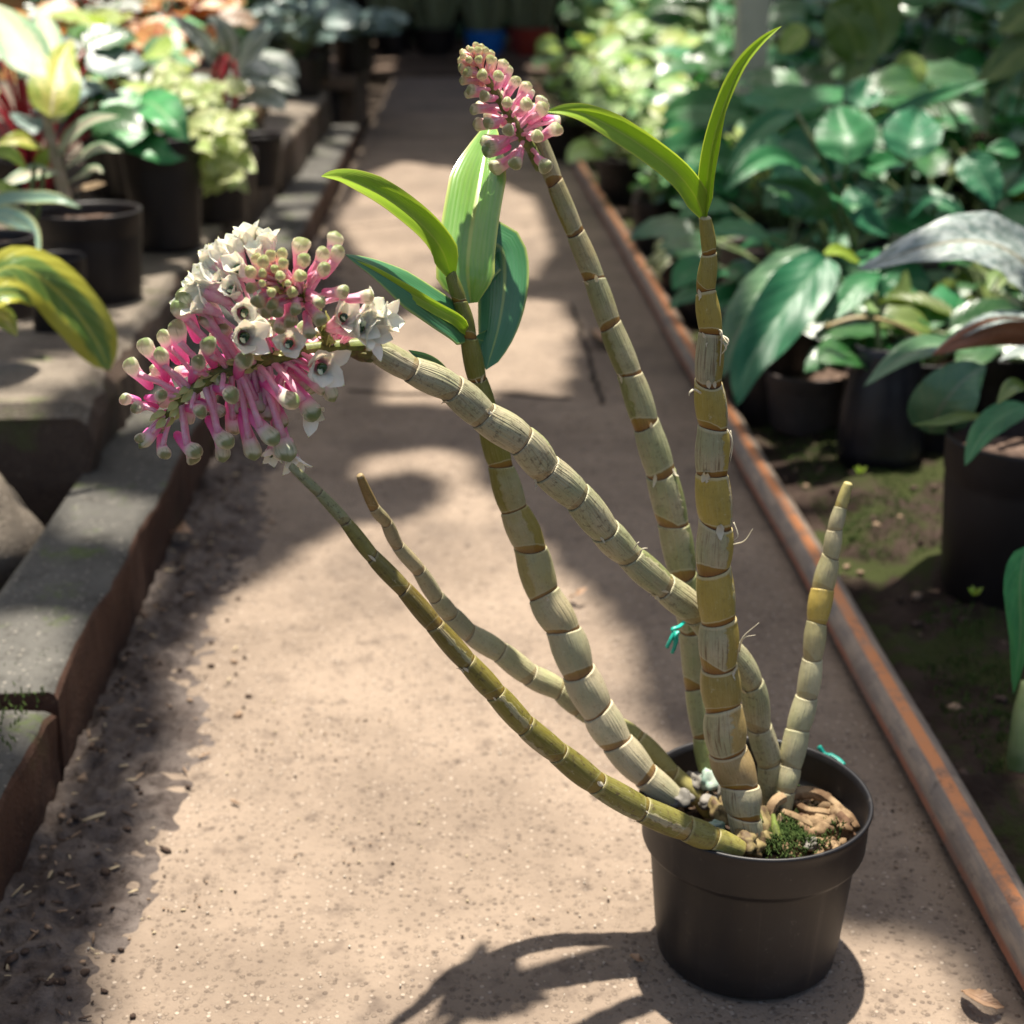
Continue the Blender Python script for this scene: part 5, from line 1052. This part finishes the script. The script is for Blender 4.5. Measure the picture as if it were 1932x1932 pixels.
# ================================================================== light
KX,KY=-.02,-.22                                        # ground shift of sunlight per metre of fall
def inpoly(x,y,P):
    c=False; j=len(P)-1
    for i in range(len(P)):
        if (P[i][1]>y)!=(P[j][1]>y) and x<(P[j][0]-P[i][0])*(y-P[i][1])/(P[j][1]-P[i][1])+P[i][0]: c=not c
        j=i
    return c
gp_=lambda L:[(ground(x,y).x,ground(x,y).y) for x,y in L]
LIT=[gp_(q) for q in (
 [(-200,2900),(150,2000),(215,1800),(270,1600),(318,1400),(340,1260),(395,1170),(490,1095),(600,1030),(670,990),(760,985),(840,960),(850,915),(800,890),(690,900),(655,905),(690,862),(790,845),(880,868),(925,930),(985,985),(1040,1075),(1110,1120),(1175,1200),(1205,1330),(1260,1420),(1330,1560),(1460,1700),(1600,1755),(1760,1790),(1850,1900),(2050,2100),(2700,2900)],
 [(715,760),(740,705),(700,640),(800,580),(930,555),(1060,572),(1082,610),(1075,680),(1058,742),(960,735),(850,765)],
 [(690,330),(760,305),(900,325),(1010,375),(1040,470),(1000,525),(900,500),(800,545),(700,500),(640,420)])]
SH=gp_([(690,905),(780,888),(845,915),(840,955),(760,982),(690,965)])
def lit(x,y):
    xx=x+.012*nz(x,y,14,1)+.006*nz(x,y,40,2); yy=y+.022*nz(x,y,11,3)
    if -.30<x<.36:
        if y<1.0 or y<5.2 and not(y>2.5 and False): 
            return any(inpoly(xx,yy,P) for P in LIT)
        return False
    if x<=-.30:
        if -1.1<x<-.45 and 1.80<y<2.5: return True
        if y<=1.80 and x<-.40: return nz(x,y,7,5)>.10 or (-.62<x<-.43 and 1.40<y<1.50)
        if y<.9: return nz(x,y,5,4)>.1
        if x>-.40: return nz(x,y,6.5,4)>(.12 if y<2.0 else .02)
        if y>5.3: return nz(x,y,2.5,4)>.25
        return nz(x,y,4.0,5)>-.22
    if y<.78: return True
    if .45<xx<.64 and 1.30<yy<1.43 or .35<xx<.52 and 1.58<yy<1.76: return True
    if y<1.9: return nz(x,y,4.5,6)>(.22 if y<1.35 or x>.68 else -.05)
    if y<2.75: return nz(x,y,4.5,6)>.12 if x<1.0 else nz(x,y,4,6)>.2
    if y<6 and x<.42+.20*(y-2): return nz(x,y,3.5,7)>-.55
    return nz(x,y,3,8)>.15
ZR=2.3; cs=.015  # unseen sheet added overhead, cut so sun reaches only the chosen patches
mb=MB(); idx={}; V=[];Fc=[];mi_=[]
def vid(i,j):
    k=(i,j)
    if k not in idx:
        x=-2.4+i*cs; y=-.2+j*cs; idx[k]=len(V); V.append((x,y,ZR+.03*nz(x,y,2,1)))
    return idx[k]
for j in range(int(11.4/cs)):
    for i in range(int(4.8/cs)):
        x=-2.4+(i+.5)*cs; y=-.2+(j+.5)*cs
        if not lit(x+KX*ZR,y+KY*ZR): Fc.append((vid(i,j),vid(i+1,j),vid(i+1,j+1),vid(i,j+1))); mi_.append(1 if y>4.9 else 0)  # far stretch of the added sheet is opaque, to darken the path end
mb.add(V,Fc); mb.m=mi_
NTc=NT('sun_mask_pale'); NTc.base((.30,.30,.27),.9,.1); NTc.translucent((.62,.60,.54),.35)
t=thing('sun_mask',(0,4,ZR),'unseen sheet added above the path, its holes shaped to the sunlit patches','light_mask'); mb.build('mask_sheet',[NTc.m,plain('sun_mask_dark',(.03,.035,.03),.9,.1,None,50,0)],t)

W=bpy.data.worlds.new('World'); S.world=W; W.use_nodes=True; wt=W.node_tree; sky=wt.nodes.new('ShaderNodeTexSky'); sky.sky_type='NISHITA'; sky.sun_disc=False
dirn_=Vector((KX,KY,-1)).normalized(); el=math.asin(-dirn_.z); sky.sun_elevation=el
az=math.atan2(-dirn_.x,-dirn_.y); sky.sun_rotation=az; sky.dust_density=2.5; sky.air_density=1.0
wt.links.new(sky.outputs[0],wt.nodes['Background'].inputs[0]); wt.nodes['Background'].inputs[1].default_value=.068
ld=bpy.data.lights.new('sun','SUN'); ld.energy=4.9; ld.angle=R(1.0); ld.color=(1,.93,.82); lo=bpy.data.objects.new('sun',ld); COL.objects.link(lo); lo.location=(0,3,6)
lo.rotation_euler=dirn_.to_track_quat('-Z','Y').to_euler()
cd=bpy.data.cameras.new('camera'); cam=bpy.data.objects.new('camera',cd); COL.objects.link(cam); cam.location=CAM
cam.rotation_euler=(math.pi/2-PITCH,0,-YAW); cd.sensor_width=36; cd.lens=36*F/1932; cd.clip_start=.02; cd.clip_end=200
cd.dof.use_dof=True; cd.dof.focus_distance=.768; cd.dof.aperture_fstop=8.2
S.camera=cam
S.view_settings.view_transform='Standard'; S.view_settings.look='None'; S.view_settings.exposure=1.15; S.view_settings.gamma=1
S.cycles.use_denoising=True; S.cycles.max_bounces=10; S.cycles.transparent_max_bounces=8
try: S.cycles.denoiser='OPENIMAGEDENOISE'
except Exception: pass
